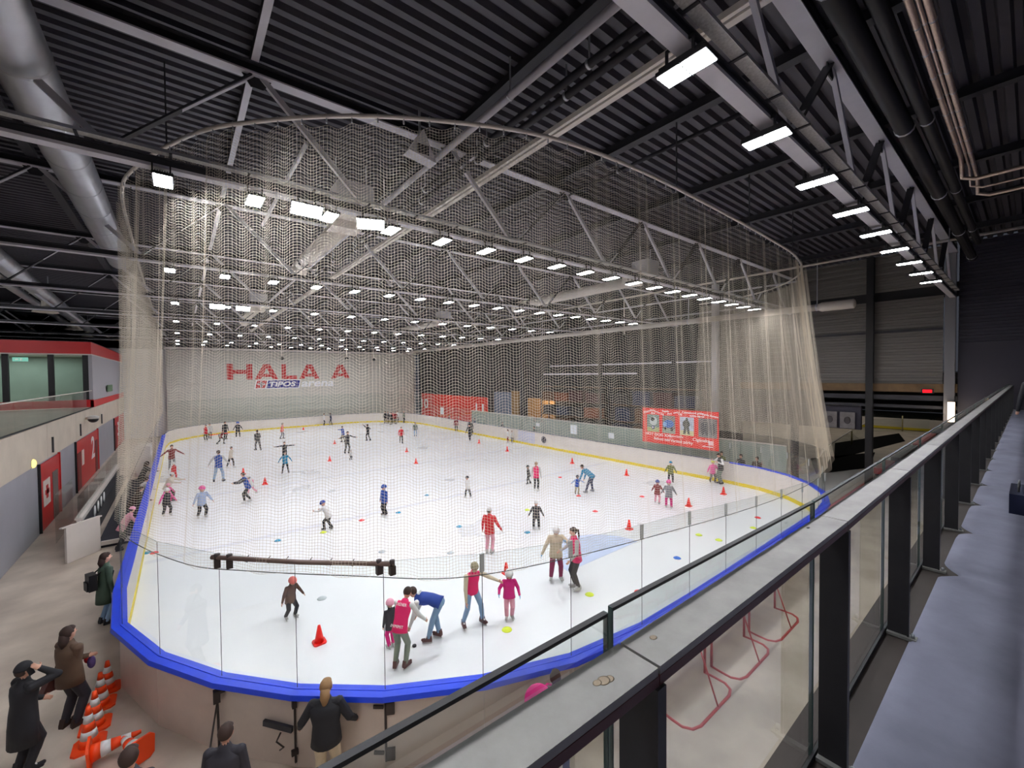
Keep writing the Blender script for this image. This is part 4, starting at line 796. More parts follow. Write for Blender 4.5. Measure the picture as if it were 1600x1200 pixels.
# purlins
for n, x in enumerate([-15.2, -11.1, -7.0, -2.9, 1.2, 5.3, 9.1, 13.2, 17.4, 21.5, 25.6]):
    t = empty('roof_purlin', (x, 28, 12.3), 'dark steel purlin under the roof deck, %s from the left' % ordinal(n), 'beam', 'roof purlins')
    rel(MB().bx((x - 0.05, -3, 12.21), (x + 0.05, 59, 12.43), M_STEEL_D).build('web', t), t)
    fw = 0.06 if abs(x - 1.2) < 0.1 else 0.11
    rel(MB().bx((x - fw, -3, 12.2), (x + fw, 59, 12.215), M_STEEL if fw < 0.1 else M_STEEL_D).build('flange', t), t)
# long pipes and trunking parallel to the rink
def ypipe(name, label, cat, x, z, r, y0, y1, m, n=10, clips=None):
    t = empty(name, (x, y0, z), label, cat)
    rel(MB().tube([(x, y0, z), (x, y1, z)], r, m, n).build('pipe_body', t), t)
    if clips:
        y = y0 + clips / 2
        while y < y1:
            rel(MB().tube([(x, y, z), (x, y + 0.05, z)], r * 1.18, M_CHROME, n).bx((x - 0.008, y, z + r), (x + 0.008, y + 0.03, 12.2), M_CHROME).build('pipe_clip', t), t); y += clips
    return t
t = empty('cable_trunking', (6.3, 0, 11.5), 'long white double lighting trunking running along the hall under the roof', 'trunking')
rel(MB().bx((6.2, -3, 11.48), (6.27, 55, 11.58), M_WHITE).build('rail', t), t); rel(MB().bx((6.3, -3, 11.46), (6.42, 55, 11.5), M_WHITE).build('rail', t), t); rel(MB().bx((6.27, -3, 11.56), (6.42, 55, 11.6), M_STEEL_D).build('cover', t), t)
ypipe('sprinkler_pipe', 'pale grey pipe left of the white trunking', 'pipe', 4.83, 11.5, 0.07, 3.0, 55, M_STEEL, 10, 6)
ypipe('batten_fitting', 'short pale tube fitting above the net, nearer one', 'pipe', 2.28, 11.5, 0.05, 10.0, 12.2, M_STEEL, 8, 1.8)
ypipe('batten_fitting', 'short pale tube fitting above the net, farther one', 'pipe', 2.28, 11.5, 0.05, 13.6, 16.2, M_STEEL, 8, 2.2)
ypipe('heating_pipe', 'dark pipe with bright clips, left of a pair beside the trunking', 'pipe', 5.5, 11.62, 0.07, 3.2, 55, M_STEEL_D, 10, 3)
ypipe('heating_pipe', 'dark pipe with bright clips, right of a pair beside the trunking', 'pipe', 5.78, 11.62, 0.07, 1.0, 55, M_STEEL_D, 10, 3)
ypipe('dark_pipe', 'thin dark pipe under the deck right of the trunking', 'pipe', 9.6, 12.0, 0.05, 3.2, 55, M_STEEL_D, 8, 8)
ypipe('roof_pipe', 'thin pale pipe crossing above the net at the right', 'pipe', 23.0, 11.37, 0.055, -2.5, 44, M_WHITE, 8, 9)
ypipe('wall_pipe', 'thin grey pipe just above the white air duct', 'pipe', 26.3, 10.25, 0.05, 10, 50, M_STEEL, 8)
ypipe('wall_pipe', 'thin grey pipe higher behind the net', 'pipe', 26.2, 11.3, 0.05, 8, 50, M_STEEL, 8)
t = empty('air_duct', (26, 5.6, 9.75), 'long white round air duct with open end above the right boards', 'duct')
rel(MB().tube([(26, 5.6, 9.75), (26, 58.4, 9.75)], 0.17, M_WHITE, 16).build('duct_body', t), t)
rel(MB().lathe([(0.17, 0), (0.24, 0.06), (0.24, 1.35), (0.18, 1.5)], (26, 5.45, 9.75), M_WHITE, 16, True, Matrix.Rotation(-PI / 2, 3, 'X')).build('duct_end', t), t)
for yy in (7, 14, 21, 28, 35, 42, 49, 56):
    rel(MB().tube([(26, yy, 9.75), (26, yy + 0.06, 9.75)], 0.185, M_STEEL, 14).bx((25.99, yy, 9.9), (26.01, yy + 0.04, 12.2), M_CHROME).build('hanger', t), t)
def bigduct(pts, r, label):
    t = empty('ventilation_duct', pts[0], label, 'duct')
    rel(MB().tube(pts, r, M_CHROME, 20).build('duct_body', t), t)
    p = Vector(pts[0]); q = Vector(pts[-1]); n = int((q - p).length / 1.6)
    for k in range(1, n):
        a = p.lerp(q, k / n); d = (q - p).normalized() * 0.03
        rel(MB().tube([a - d, a + d], r * 1.03, M_CHROME, 20).build('seam_ring', t), t)
    for k in (1, n // 2, n - 1):
        a = p.lerp(q, k / n)
        rel(MB().bx((a.x - 0.02, a.y - 0.02, a.z + r * 0.9), (a.x + 0.02, a.y + 0.02, 12.22), M_CHROME).build('hanger', t), t)
    return t
bigduct([(-1.7, 4.0, 11.05), (-1.75, 22.5, 11.05)], 0.36, 'big silver spiral duct in the upper left corner')
dl_ = bigduct([(-4.9, 14, 11.0), (-6.6, 56, 11.0)], 0.34, 'silver spiral duct further left over the gallery')
for yy in (34, 45, 54):
    xx = -4.9 - (yy - 14) / 42 * 1.7
    o = MB().lathe([(0.16, 0.5), (0.16, 0.0), (0.2, -0.1), (0.52, -0.42), (0.5, -0.45)], (xx, yy, 10.5), mat('nozzle_shade', (206, 198, 186), 0.5), 16).build('duct_nozzle', dl_)
    rel(tag(o, 'bell-shaped outlet nozzle'), dl_)
bigduct([(-5.75, 14, 11.05), (-7.6, 56, 11.05)], 0.18, 'narrow silver duct beside the left gallery duct')
def xpipe(name, label, y, z, r, x0, x1, m, rings=0):
    t = empty(name, (x0, y, z), label, 'pipe')
    rel(MB().tube([(x0, y, z), (x1, y, z)], r, m, 12).build('pipe_body', t), t)
    if rings:
        x = x0 + rings / 2
        while x < x1:
            rel(MB().tube([(x, y, z), (x + 0.04, y, z)], r * 1.12, M_CHROME, 12).build('pipe_clip', t), t); x += rings
    return t
xpipe('black_pipe', 'thick black pipe beside the nearest truss, upper right', 1.66, 11.3, 0.15, 4, 27, M_BLACK, 5)
xpipe('black_pipe', 'second thick black pipe, next to the copper pipes', 1.34, 11.3, 0.1, 4, 24, M_BLACK, 5)
M_COP = mat('foil_insulation', (196, 176, 162), 0.32, 0.7, 0.2, 9, 0.3, stretch=(1, 6, 6))
for n, (y, r, xe) in enumerate(((1.08, 0.042, 14.4), (1.0, 0.022, 15.2), (0.92, 0.042, 16.0))):
    t = empty('insulated_pipe', (3, y, 11.3), ['foil-wrapped pipe nearest the black pipes, upper right corner', 'thin copper pipe between the two foil-wrapped pipes', 'foil-wrapped pipe farthest right, upper right corner'][n], 'pipe')
    rel(MB().tube([(3, y, 11.3), (xe - 0.3, y, 11.3), (xe, y, 11.18), (xe + 0.15, y, 10.95), (xe + 0.12, y - 0.2, 10.85), (xe + 0.1, -2.9, 10.85)], r, M_COP, 10).build('pipe_body', t), t)
    x = 3.5
    while x < xe - 0.5:
        rel(MB().tube([(x, y, 11.3), (x + 0.03, y, 11.3)], r * 1.15, M_CHROME, 10).build('joint_ring', t), t); x += 0.8
# roof air units
def airunit(x, y, z, ln, label):
    t = empty('air_handling_unit', (x, y, z), label, 'air unit')
    MB().bx((-0.75, -0.5, 0.05), (0.75, 0.5, 0.16), M_WHITE).bx((-0.45, -0.4, 0.16), (0.45, 0.4, 0.8), M_STEEL).build('unit_box', t)
    MB().bx((-0.4, 0.4, -0.16), (0.4, 1.0, 0.2), M_WHITE).build('plenum_box', t)
    MB().tube([(0, 1.0, 0.02), (0, 1.0 + ln, 0.02)], 0.25, M_WHITE, 18).build('outlet_duct', t)
    MB().tube([(0, 1.0 + ln * 0.86, 0.02), (0, 1.02 + ln * 0.89, 0.02)], 0.262, M_STEEL_D, 18).build('duct_band', t)
    MB().tube([(0, 1.0 + ln, 0.02), (0.02, 1.6 + ln, -0.12)], [0.26, 0.3], M_WHITE, 18).build('nozzle', t)
    for sx in (-0.4, 0.4): MB().bx((sx - 0.01, -0.01, 0.8), (sx + 0.01, 0.01, 12.2 - z), M_CHROME).build('hanger', t)
    return t
airunit(3.75, 11.6, 10.7, 5.0, 'white ceiling air unit with round duct, left of the nearest lamps behind the net')
airunit(16.9, 11.2, 10.75, 8.0, 'white ceiling air unit with long round duct behind the net')
airunit(16.9, 30, 10.75, 8.0, 'small distant ceiling air unit right of centre')
airunit(3.9, 30, 10.7, 6.0, 'small distant ceiling air unit left of centre')
# triangular bracket plates above truss two
t = empty('ceiling_speaker', (4.2, 8.3, 11.4), 'pale triangular hanging loudspeaker frame above the second truss', 'speaker')
MB().poly([(-0.3, 0, -0.2), (0.35, 0, -0.3), (0.05, 0, 0.35)], M_STEEL, (0, 0.3, 0)).build('cabinet', t); MB().bx((-0.01, 0.1, 0.2), (0.03, 0.14, 0.8), M_CHROME).build('hanger', t)
MB().bx((-0.12, -0.012, -0.2), (0.16, 0, 0.0), M_STEEL_D).build('grille', t)
# hanging microphones / cameras over the far end
for n, (x, yy) in enumerate(((9.6, 56), (16.5, 54), (20.7, 56), (27.3, 20.0))):
    t = empty('hanging_camera', (x, yy, 8.6 if n < 3 else 9.3), 'small camera on a white drop arm, %s' % ['left one above the far lettering', 'middle one above the far end', 'right one above the far end', 'one over the right boards'][n], 'camera')
    MB().tube([(0, 0, 0.1), (0, 0, 12.45 - t.location.z)], 0.05, M_WHITE, 8).build('drop_arm', t)
    MB().ell((0, 0, 0), (0.22, 0.22, 0.18), M_BLACK, 12, 8).build('dome', t)
# ================================================================ PROTECTIVE NET
RAIL = [(-1.25, 48), (-1.2, 34), (-1.15, 24), (-1.05, 17), (-0.95, 13.1), (-0.58, 11.3), (0.26, 9.26), (1.09, 8.15), (2.3, 7.02), (3.62, 6.19), (5.31, 5.48), (7.74, 5.2), (11.4, 5.2), (15, 5.3), (17.9, 5.5), (20.8, 6.2), (22.9, 7.5), (24.4, 9.2), (25.2, 11.2), (25.4, 13.0)]
HEM = [(-1.3, 48), (-1.3, 34), (-1.3, 24), (-1.25, 17), (-1.14, 13.1), (-0.9, 11.3), (0.0, 9.2), (0.8, 8.05), (2.1, 6.75), (3.5, 5.9), (5.2, 5.2), (7.7, 4.8), (11.4, 4.75), (15, 4.75), (18.4, 4.8), (21.4, 5.35), (23.2, 6.7), (24.4, 8.6), (24.7, 10.8), (24.8, 13.0)]
HEMZ = [3.3, 3.3, 3.3, 3.3, 3.28, 3.2, 3.15, 3.2, 3.2, 3.05, 3.1, 3.05, 2.75, 2.55, 2.6, 2.95, 3.0, 3.0, 3.0, 3.0]
RZ = 10.67
def dense(P, n):
    """Catmull-Rom resample, n points evenly spaced in parameter"""
    P = np.array(P, float); m = len(P); out = []
    for t in np.linspace(0, m - 1 - 1e-6, n):
        i = int(t); f = t - i
        p0 = P[max(i - 1, 0)]; p1 = P[i]; p2 = P[i + 1]; p3 = P[min(i + 2, m - 1)]
        out.append(0.5 * (2 * p1 + (p2 - p0) * f + (2 * p0 - 5 * p1 + 4 * p2 - p3) * f * f + (3 * p1 - p0 - 3 * p2 + p3) * f ** 3))
    return np.array(out)
Rd = dense(RAIL, 4000); Hd = dense([(a, b, c) for (a, b), c in zip(HEM, HEMZ)], 4000)
arc = np.concatenate([[0], np.cumsum(np.hypot(*np.diff(Rd, axis=0).T))])
PITCH = 0.05
NC = int(arc[-1] / PITCH)
idx = np.interp(np.linspace(0, arc[-1], NC), arc, np.arange(4000))
def samp(A): return np.stack([np.interp(idx, np.arange(4000), A[:, k]) for k in range(A.shape[1])], 1)
Rt = samp(Rd); Ht = samp(Hd); s_arc = np.linspace(0, arc[-1], NC)
NROW = int((RZ - 3.1) / 0.05)
tt = np.linspace(0, 1, NROW)[None, :, None]
topz = RZ - 0.1 - 0.09 * np.abs(np.sin(s_arc / 0.42 * PI)) ** 1.5
Tp = np.concatenate([Rt, topz[:, None]], 1)[:, None, :]; Bt = Ht[:, None, :]
G = Tp * (1 - tt) + Bt * tt
G[:, :, 0] += 0; sag = 0.12 * np.sin(PI * tt[..., 0]) 
tan = np.gradient(Rt, axis=0); tan /= np.linalg.norm(tan, axis=1)[:, None]
nor = np.stack([tan[:, 1], -tan[:, 0]], 1)
left = np.clip((17 - Rt[:, 1]) / 8, 0, 1) ; left = np.where(Rt[:, 0] < 3, 1 - left * 0.55, 0.45); right = np.where(Rt[:, 0] > 17.5, 0.6, 1.0)
rng = np.random.RandomState(3)
ph = np.cumsum(rng.rand(NC) * 0.02)
fold = (0.022 * np.sin(s_arc / 0.42 * 2 * PI + ph * 2)[:, None] * (1 - 0.45 * tt[..., 0]) + 0.05 * np.sin((s_arc / 1.37 * 2 * PI + ph)[:, None] + 2 * tt[..., 0])) * (0.8 + left[:, None]) * right[:, None]
G[:, :, :2] += nor[:, None, :] * (fold[..., None] - sag[..., None] * 0.4)
G[:, :, 2] -= (0.035 * np.sin(s_arc / 0.42 * 2 * PI)[:, None] + 0.03 * np.sin(s_arc / 0.9)[:, None] * np.cos(6 * tt[..., 0])) * np.sin(PI * np.clip(tt[..., 0], 0, 1)) ** 0.5
W_T = 0.0047
def ribbons(A, B, off):
    A = A.reshape(-1, 3); B = B.reshape(-1, 3); off = off.reshape(-1, 3)
    v = np.stack([A - off, A + off, B + off, B - off], 1).reshape(-1, 3)
    q = np.arange(len(v)).reshape(-1, 4)
    return v, q
up = np.zeros_like(G[:-1]); up[..., 2] = W_T / 2
th = np.zeros_like(G[:, :-1]); th[..., :2] = tan[:, None, :] * W_T / 2
nn = np.zeros_like(G[:, :-1]); nn[..., :2] = nor[:, None, :] * W_T / 2
wf_ = np.where(Rt[:, 0] > 17.5, 1.5, np.where((Rt[:, 0] < 0) & (Rt[:, 1] > 10), 1.25, 1.0))[:, None, None]
up = up * wf_[:-1]; th = th * wf_
v1, q1 = ribbons(G[:-1], G[1:], up)
v2, q2 = ribbons(G[:, :-1], G[:, 1:], th)
cw = np.where(Rt[:, 0] > 17.5)[0]
G2 = G[cw].copy(); G2[:, :, :2] += nor[cw][:, None, :] * 0.13 + tan[cw][:, None, :] * 0.025; G2[:, :, 2] -= 0.025
va, qa = ribbons(G2[:-1], G2[1:], up[cw[:-1]]); vb, qb = ribbons(G2[:, :-1], G2[:, 1:], th[cw])
vc, qc = ribbons(G[cw][:, :-1], G[cw][:, 1:], nn[cw] * 1.2)
v3 = np.concatenate([va, vb, vc]); q3 = np.concatenate([qa, qb + len(va), qc + len(va) + len(vb)])
M_NET = bpy.data.materials.new('beige_net_cord')
M_NET.use_nodes = True
nt = M_NET.node_tree; nt.nodes.clear()
d = nt.nodes.new('ShaderNodeBsdfDiffuse'); d.inputs[0].default_value = (*lin((220, 209, 190)), 1)
tr_ = nt.nodes.new('ShaderNodeBsdfTranslucent'); tr_.inputs[0].default_value = (*lin((232, 222, 204)), 1)
mx = nt.nodes.new('ShaderNodeMixShader'); mx.inputs[0].default_value = 0.45; o = nt.nodes.new('ShaderNodeOutputMaterial')
nt.links.new(d.outputs[0], mx.inputs[1]); nt.links.new(tr_.outputs[0], mx.inputs[2]); nt.links.new(mx.outputs[0], o.inputs[0])
net = empty('protective_net', (11, 5, RZ), 'tall beige mesh safety net hanging from a curved rail around the near rink end', 'net')
me = numpy_mesh('net_mesh', np.concatenate([v1, v2, v3]), np.concatenate([q1, q2 + len(v1), q3 + len(v1) + len(v2)]), M_NET)
tag(rel(link('net_mesh', me, net), net), kind='stuff')
rail = MB().tube([(x, y, RZ) for x, y in dense(RAIL, 110)], 0.035, M_WHITE, 8)
tag(rel(rail.build('curved_rail', net), net), 'pale curved hanging rail')
hk = MB(); Lr = arc[-1]; 
for k in range(int(Lr / 0.42)):
    f = np.interp(k * 0.42, arc, np.arange(4000)); x = np.interp(f, np.arange(4000), Rd[:, 0]); y = np.interp(f, np.arange(4000), Rd[:, 1])
    hk.bx((x - 0.01, y - 0.01, RZ - 0.11), (x + 0.01, y + 0.01, RZ + 0.045), M_CHROME)
tag(rel(hk.build('rail_hooks', net), net), kind='stuff')
for cx, cy in [(-1.1, 24), (-1.0, 16.5), (-0.1, 10.0), (9.1, 5.2), (13.2, 5.25), (17.4, 5.45), (21.6, 6.55), (24.9, 10)]:
    rel(MB().bx((cx - 0.012, cy - 0.012, RZ), (cx + 0.012, cy + 0.012, 12.2), M_STEEL_D).build('rail_hanger', net), net)
M_CORD = mat('hem_cord', (88, 92, 86), 0.8)
rel(MB().tube([tuple(p) for p in Ht[::6]], 0.008, M_CORD, 5).build('hem_cord', net), net)
# brown pole tied along the glass top
t = empty('tied_pole', (1.5, 7.5, 3.3), 'brown pole with two clamps tied along the net hem above the near gate', 'pole')
pp = [(0.28, 8.85, 3.38), (1.4, 7.5, 3.36), (2.72, 6.42, 3.36)]
pp = [(0.35, 8.45, 3.42), (1.45, 7.35, 3.4), (2.62, 6.35, 3.38)]
M_POLE = mat('brown_pole', (112, 92, 84), 0.5, 0, 0.15, 6)
rel(MB().tube(pp, 0.038, M_POLE, 10).build('pole_body', t), t)
for p in (0.03, 0.1, 0.92, 0.99):
    a = Vector(pp[0]).lerp(Vector(pp[2]), p)
    rel(MB().box(a + Vector((0, 0, -0.1)), (0.09, 0.09, 0.14), M_IRON).tube([a + Vector((0, 0, -0.05)), a + Vector((0, 0, 0.06))], 0.045, M_IRON, 8).build('clamp', t), t)
for p in (0.2, 0.32, 0.42, 0.55, 0.66, 0.78):
    a = Vector(pp[0]).lerp(Vector(pp[2]), p)
    rel(MB().tube([a + Vector((0.03, 0.02, 0.045)), a + Vector((-0.05, -0.03, -0.02)), a + Vector((0.0, 0.0, -0.06))], 0.008, M_BLACK, 5).build('cable_tie', t), t)
# ================================================================ CAMERA-SIDE GALLERY
GZ = 4.65
tag(MB().bx((-6, -3, GZ - 0.3), (XR - 0.01, 0.72, GZ), mat('gallery_slab', (74, 64, 60), 0.7, 0, 0.15, 2)).build('floor_gallery'), 'concrete slab of the gallery', kind='structure')
M_FILL_BATTEN = emit('batten_white', (255, 246, 236), 40)
for k in range(9):  # unseen battens added under the slab to light boards and floor
    t = empty('batten_lamp', (-4 + k * 3.6, 0.2, GZ - 0.34), 'white batten lamp under the gallery slab, %s from the left' % ordinal(k), 'lamp', 'batten lamps under the gallery')
    MB().bx((-0.75, -0.06, -0.05), (0.75, 0.06, 0.0), M_FILL_BATTEN).build('tube', t)
    MB().bx((-0.8, -0.08, 0.0), (0.8, 0.08, 0.045), M_WHITE).build('housing', t)
# blue mat with scalloped outer edge
M_MAT = mat('blue_grey_carpet', (140, 139, 158), 0.9, 0, 0.2, 1.6, 0.35)
xs_ = np.arange(-3, 28, 0.06); mt = MB(); vs = []
POSTX = [-2.1, -0.67] + [0.78 + 1.447 * k for k in range(20)]
for x in xs_:
    dd = min(abs(x - p) for p in POSTX)
    e = 0.475
    if x > 5.0: e = 0.475 - 0.13 * max(0.0, 1 - dd / 0.28) ** 1.6
    lump = 0.05 * (min(1, dd / 0.5)) ** 0.6 if x > 5.0 else 0.0
    vs += [(x, -2.5, GZ + 0.012), (x, -0.2, GZ + 0.012 + lump * 0.5), (x, e - 0.1, GZ + 0.02 + lump), (x, e - 0.02, GZ + 0.016 + lump * 0.8), (x, e, GZ + 0.001)]
nx = len(xs_)
mt.add(vs, [(i * 5 + k, i * 5 + 5 + k, i * 5 + 6 + k, i * 5 + 1 + k) for i in range(nx - 1) for k in range(4)], M_MAT, True)
tag(mt.build('floor_mat'), 'blue-grey carpet matting with scalloped edge on the gallery floor', 'mat')
gr = empty('gallery_railing', (0, 0.535, GZ), 'gallery railing of dark posts, galvanised flat handrail and glass in front', 'railing')
M_RAIL = mat('mottled_galvanised', (140, 138, 134), 0.45, 0.2, 0.18, 7, 0.08)
M_RUSTY = mat('dark_maroon_edge', (84, 42, 40), 0.5)
M_POST = mat('dark_grey_post', (50, 48, 50), 0.5, 0.2, 0.12, 6)
M_SPOT = mat('brown_stain', (140, 124, 102), 0.5, 0.1, 0.2, 30)
def hex_(mb, xa, xb, y0, y1, z0a, z1a, z0b, z1b, m):
    vs = [(xa, y0, z0a), (xa, y1, z0a), (xa, y1, z1a), (xa, y0, z1a), (xb, y0, z0b), (xb, y1, z0b), (xb, y1, z1b), (xb, y0, z1b)]
    return mb.add(vs, [(0, 1, 2, 3), (7, 6, 5, 4), (0, 4, 5, 1), (1, 5, 6, 2), (2, 6, 7, 3), (3, 7, 4, 0)], m)
ZR = lambda x: float(np.interp(x, [-0.67, 0.78, 2.23, 3.7], [5.81, 5.778, 5.757, 5.755]))
ZG = lambda x: float(np.interp(x, [-0.67, 0.78, 2.23], [5.862, 5.848, 5.817]))
for k in range(len(POSTX) - 1):
    a, c = POSTX[k], POSTX[k + 1]
    rel(hex_(MB(), a + 0.004, c - 0.004, 0.485, 0.587, ZR(a) - 0.018, ZR(a), ZR(c) - 0.018, ZR(c), M_RAIL).build('handrail_section', gr), gr)
    rel(hex_(MB(), a + 0.002, c - 0.002, 0.484, 0.575, ZR(a) - 0.04, ZR(a) - 0.0185, ZR(c) - 0.04, ZR(c) - 0.0185, M_RUSTY).build('handrail_edge', gr), gr)
    d_ = 0.006 if k == 2 else 0.0
    ga, gc = ZG(a) + d_, ZG(c)
    rel(hex_(MB(), a - 0.002, c - 0.022, 0.604, 0.616, GZ, ga - 0.007, GZ, gc - 0.007, M_GLASS2).build('glass_pane', gr), gr)
    e = hex_(MB(), a - 0.002, c - 0.022, 0.603, 0.617, ga - 0.008, ga, gc - 0.008, gc, M_BLACK)
    e.bx((a - 0.004, 0.6035, GZ), (a - 0.001, 0.6165, ga), M_GEDGE).bx((c - 0.022, 0.6035, GZ), (c - 0.019, 0.6165, gc), M_GEDGE)
    rel(e.build('glass_edge_strip', gr), gr)
for k, x in enumerate(POSTX):
    zt_ = ZR(x) - 0.041
    rel(MB().bx((x - 0.007, 0.487, GZ + 0.02), (x + 0.007, 0.583, zt_), M_POST).bx((x - 0.016, 0.478, GZ + 0.02), (x + 0.016, 0.487, zt_), M_POST).build('post', gr), gr)
    rel(MB().bx((x - 0.035, 0.44, GZ + 0.005), (x + 0.03, 0.585, GZ + 0.022), M_RAIL).lathe([(0.009, 0), (0.009, 0.025)], (x, 0.46, GZ + 0.02), M_CHROME, 8).build('foot_plate', gr), gr)
rel(MB().bx((-3, 0.59, GZ), (28.5, 0.602, GZ + 0.03), M_BLACK).build('glass_channel', gr), gr)
# stains on the handrail
STAINS = ((0.655, 0.532, 0.012), (0.668, 0.528, 0.009), (0.64, 0.536, 0.008), (0.86, 0.55, 0.008))
for (x, y, r) in STAINS:
    rel(MB().ell((x, y, ZR(x) + 0.0002), (r * 1.3, r, 0.0003), M_SPOT, 14, 4).build('stain', gr), gr)
o = MB().ell((2.0, 0.565, ZR(2.0) + 0.001), (0.012, 0.006, 0.002), M_BLACK, 8, 4)
tag(rel(o.build('screw_head', gr), gr))
# bag on the mat
t = empty('dark_bag', (8.05, -0.02, GZ + 0.02), 'dark navy bag lying on the blue matting at the right edge', 'bag')
MB().box((0, 0, 0.13), (0.75, 0.34, 0.26), mat('navy_fabric', (26, 32, 62), 0.8)).build('bag_body', t)
MB().tube([(-0.2, 0.1, 0.26), (-0.15, 0.1, 0.34), (0.15, 0.1, 0.34), (0.2, 0.1, 0.26)], 0.012, M_BLACK, 6).build('strap', t)
# bright tube lamps on the end column
M_TUBE = emit('warm_tube', (255, 226, 190), 9)
for n, (x, y, z, h) in enumerate(((XR - 0.62, 2.35, 4.45, 0.46), (XR - 0.3, 1.25, 4.8, 0.33))):
    t = empty('tube_lamp', (x, y, z), ['bright vertical tube lamp on the end column', 'short dim vertical lamp right of the bright tube'][n], 'lamp')
    MB().tube([(0, 0, -h), (0, 0, h)], 0.12 if n == 0 else 0.05, M_TUBE if n == 0 else emit('warm_dim', (230, 200, 170), 0.6), 10).build('tube', t)
    MB().bx((0.05, -0.1, -h - 0.05), (0.24 if n == 0 else 0.31, 0.1, h + 0.05), M_STEEL_D).build('holder', t)
l = bpy.data.lights.new('tube_glow', 'POINT'); l.energy = 30; l.color = (1, 0.85, 0.65); l.shadow_soft_size = 0.2
lo = bpy.data.objects.new('tube_glow', l); COL.objects.link(lo); lo.location = (XR - 0.9, 2.3, 4.4)
# fluorescent on the corridor wall
t = empty('corridor_lamp', (XR - 0.5, 29.6, 4.35), 'white fluorescent strip lamp in the corridor above a tan door', 'lamp')
MB().bx((-0.05, -0.7, -0.06), (0.05, 0.7, 0.06), emit('strip_white', (255, 246, 228), 7)).build('tube', t); MB().bx((-0.08, -0.75, 0.06), (0.52, 0.75, 0.12), M_STEEL).build('housing', t)
l = bpy.data.lights.new('corridor_glow', 'POINT'); l.energy = 90; l.color = (1, 0.85, 0.65); l.shadow_soft_size = 0.4
lo = bpy.data.objects.new('corridor_glow', l); COL.objects.link(lo); lo.location = (XR - 1.0, 30, 3.9)
# ================================================================ THINGS BESIDE THE RINK
# banner on the right glass
bn = empty('food_banner', (24.5, 13.9, 2.95), 'red food banner with four photographs on the right-hand glass', 'banner')
M_BAN = mat('banner_red', (226, 48, 40), 0.5, 0, 0.04, 2)
MB().bx((-0.03, -2.55, -1.15), (0.0, 2.55, 1.15), M_BAN).build('banner_sheet', bn)
XB = -0.036
pics = [(1.75, 'a'), (0.62, 'b'), (-0.6, 'c'), (-1.9, 'd')]
for yc, kd in pics:
    pb = MB(); w = 0.45 if kd != 'd' else 0.56
    base = {'a': (120, 140, 130), 'b': (130, 120, 110), 'c': (186, 192, 206), 'd': (110, 106, 104)}[kd]
    pb.bx((XB, yc - w, -0.42), (-0.03, yc + w, 0.72), mat('photo_back_' + kd, base, 0.5, 0, 0.25, 6))
    pb.bx((XB - 0.003, yc - w, -0.42), (XB, yc + w, -0.12), mat('photo_floor_' + kd, {'a': (170, 176, 120), 'b': (150, 160, 140), 'c': (206, 200, 150), 'd': (120, 122, 120)}[kd], 0.5))
    if kd == 'b':
        pb.ell((XB - 0.004, yc, 0.2), (0.004, 0.36, 0.26), mat('photo_blue', (52, 104, 178), 0.5), 16, 8); pb.ell((XB - 0.008, yc + 0.28, 0.15), (0.004, 0.13, 0.17), mat('photo_lightblue', (130, 170, 210), 0.5), 14, 6); pb.ell((XB - 0.006, yc + 0.25, -0.12), (0.003, 0.08, 0.12), M_BLACK, 10, 6); pb.ell((XB - 0.006, yc - 0.22, -0.14), (0.003, 0.1, 0.14), M_BLACK, 10, 6)
    elif kd == 'c':
        dk = mat('photo_olive', (64, 66, 60), 0.5)
        pb.ell((XB - 0.004, yc, 0.56), (0.004, 0.09, 0.12), dk, 10, 6); pb.ell((XB - 0.004, yc + 0.04, 0.28), (0.004, 0.24, 0.26), dk, 12, 6); pb.poly([(XB - 0.006, yc + 0.17, 0.1), (XB - 0.006, yc + 0.24, -0.34), (XB - 0.006, yc + 0.08, -0.34), (XB - 0.006, yc + 0.02, 0.0), (XB - 0.006, yc - 0.06, -0.34), (XB - 0.006, yc - 0.2, -0.34), (XB - 0.006, yc - 0.14, 0.1)], dk, (-0.002, 0, 0))
    elif kd == 'a':
        pb.ell((XB - 0.004, yc - 0.02, 0.3), (0.004, 0.28, 0.3), mat('photo_white', (190, 196, 196), 0.5), 12, 6); pb.ell((XB - 0.007, yc + 0.03, 0.42), (0.003, 0.16, 0.14), M_BLACK, 10, 6); pb.ell((XB - 0.006, yc, -0.13), (0.003, 0.13, 0.13), M_NAVY, 10, 6); pb.ell((XB - 0.009, yc + 0.02, -0.12), (0.002, 0.06, 0.06), M_REFL, 10, 6)
    else:
        for q in (-0.3, 0.05, 0.3): pb.ell((XB - 0.004, yc + q, 0.1), (0.004, 0.14, 0.4), mat('photo_dark', (72, 74, 78), 0.5), 10, 6)
    pb.build('photograph', bn)
BT = lambda yy, z, a=0.0: frame_mw((-0.042, yy, z), (0, -math.cos(a), math.sin(a)), (0, math.sin(a), math.cos(a)))
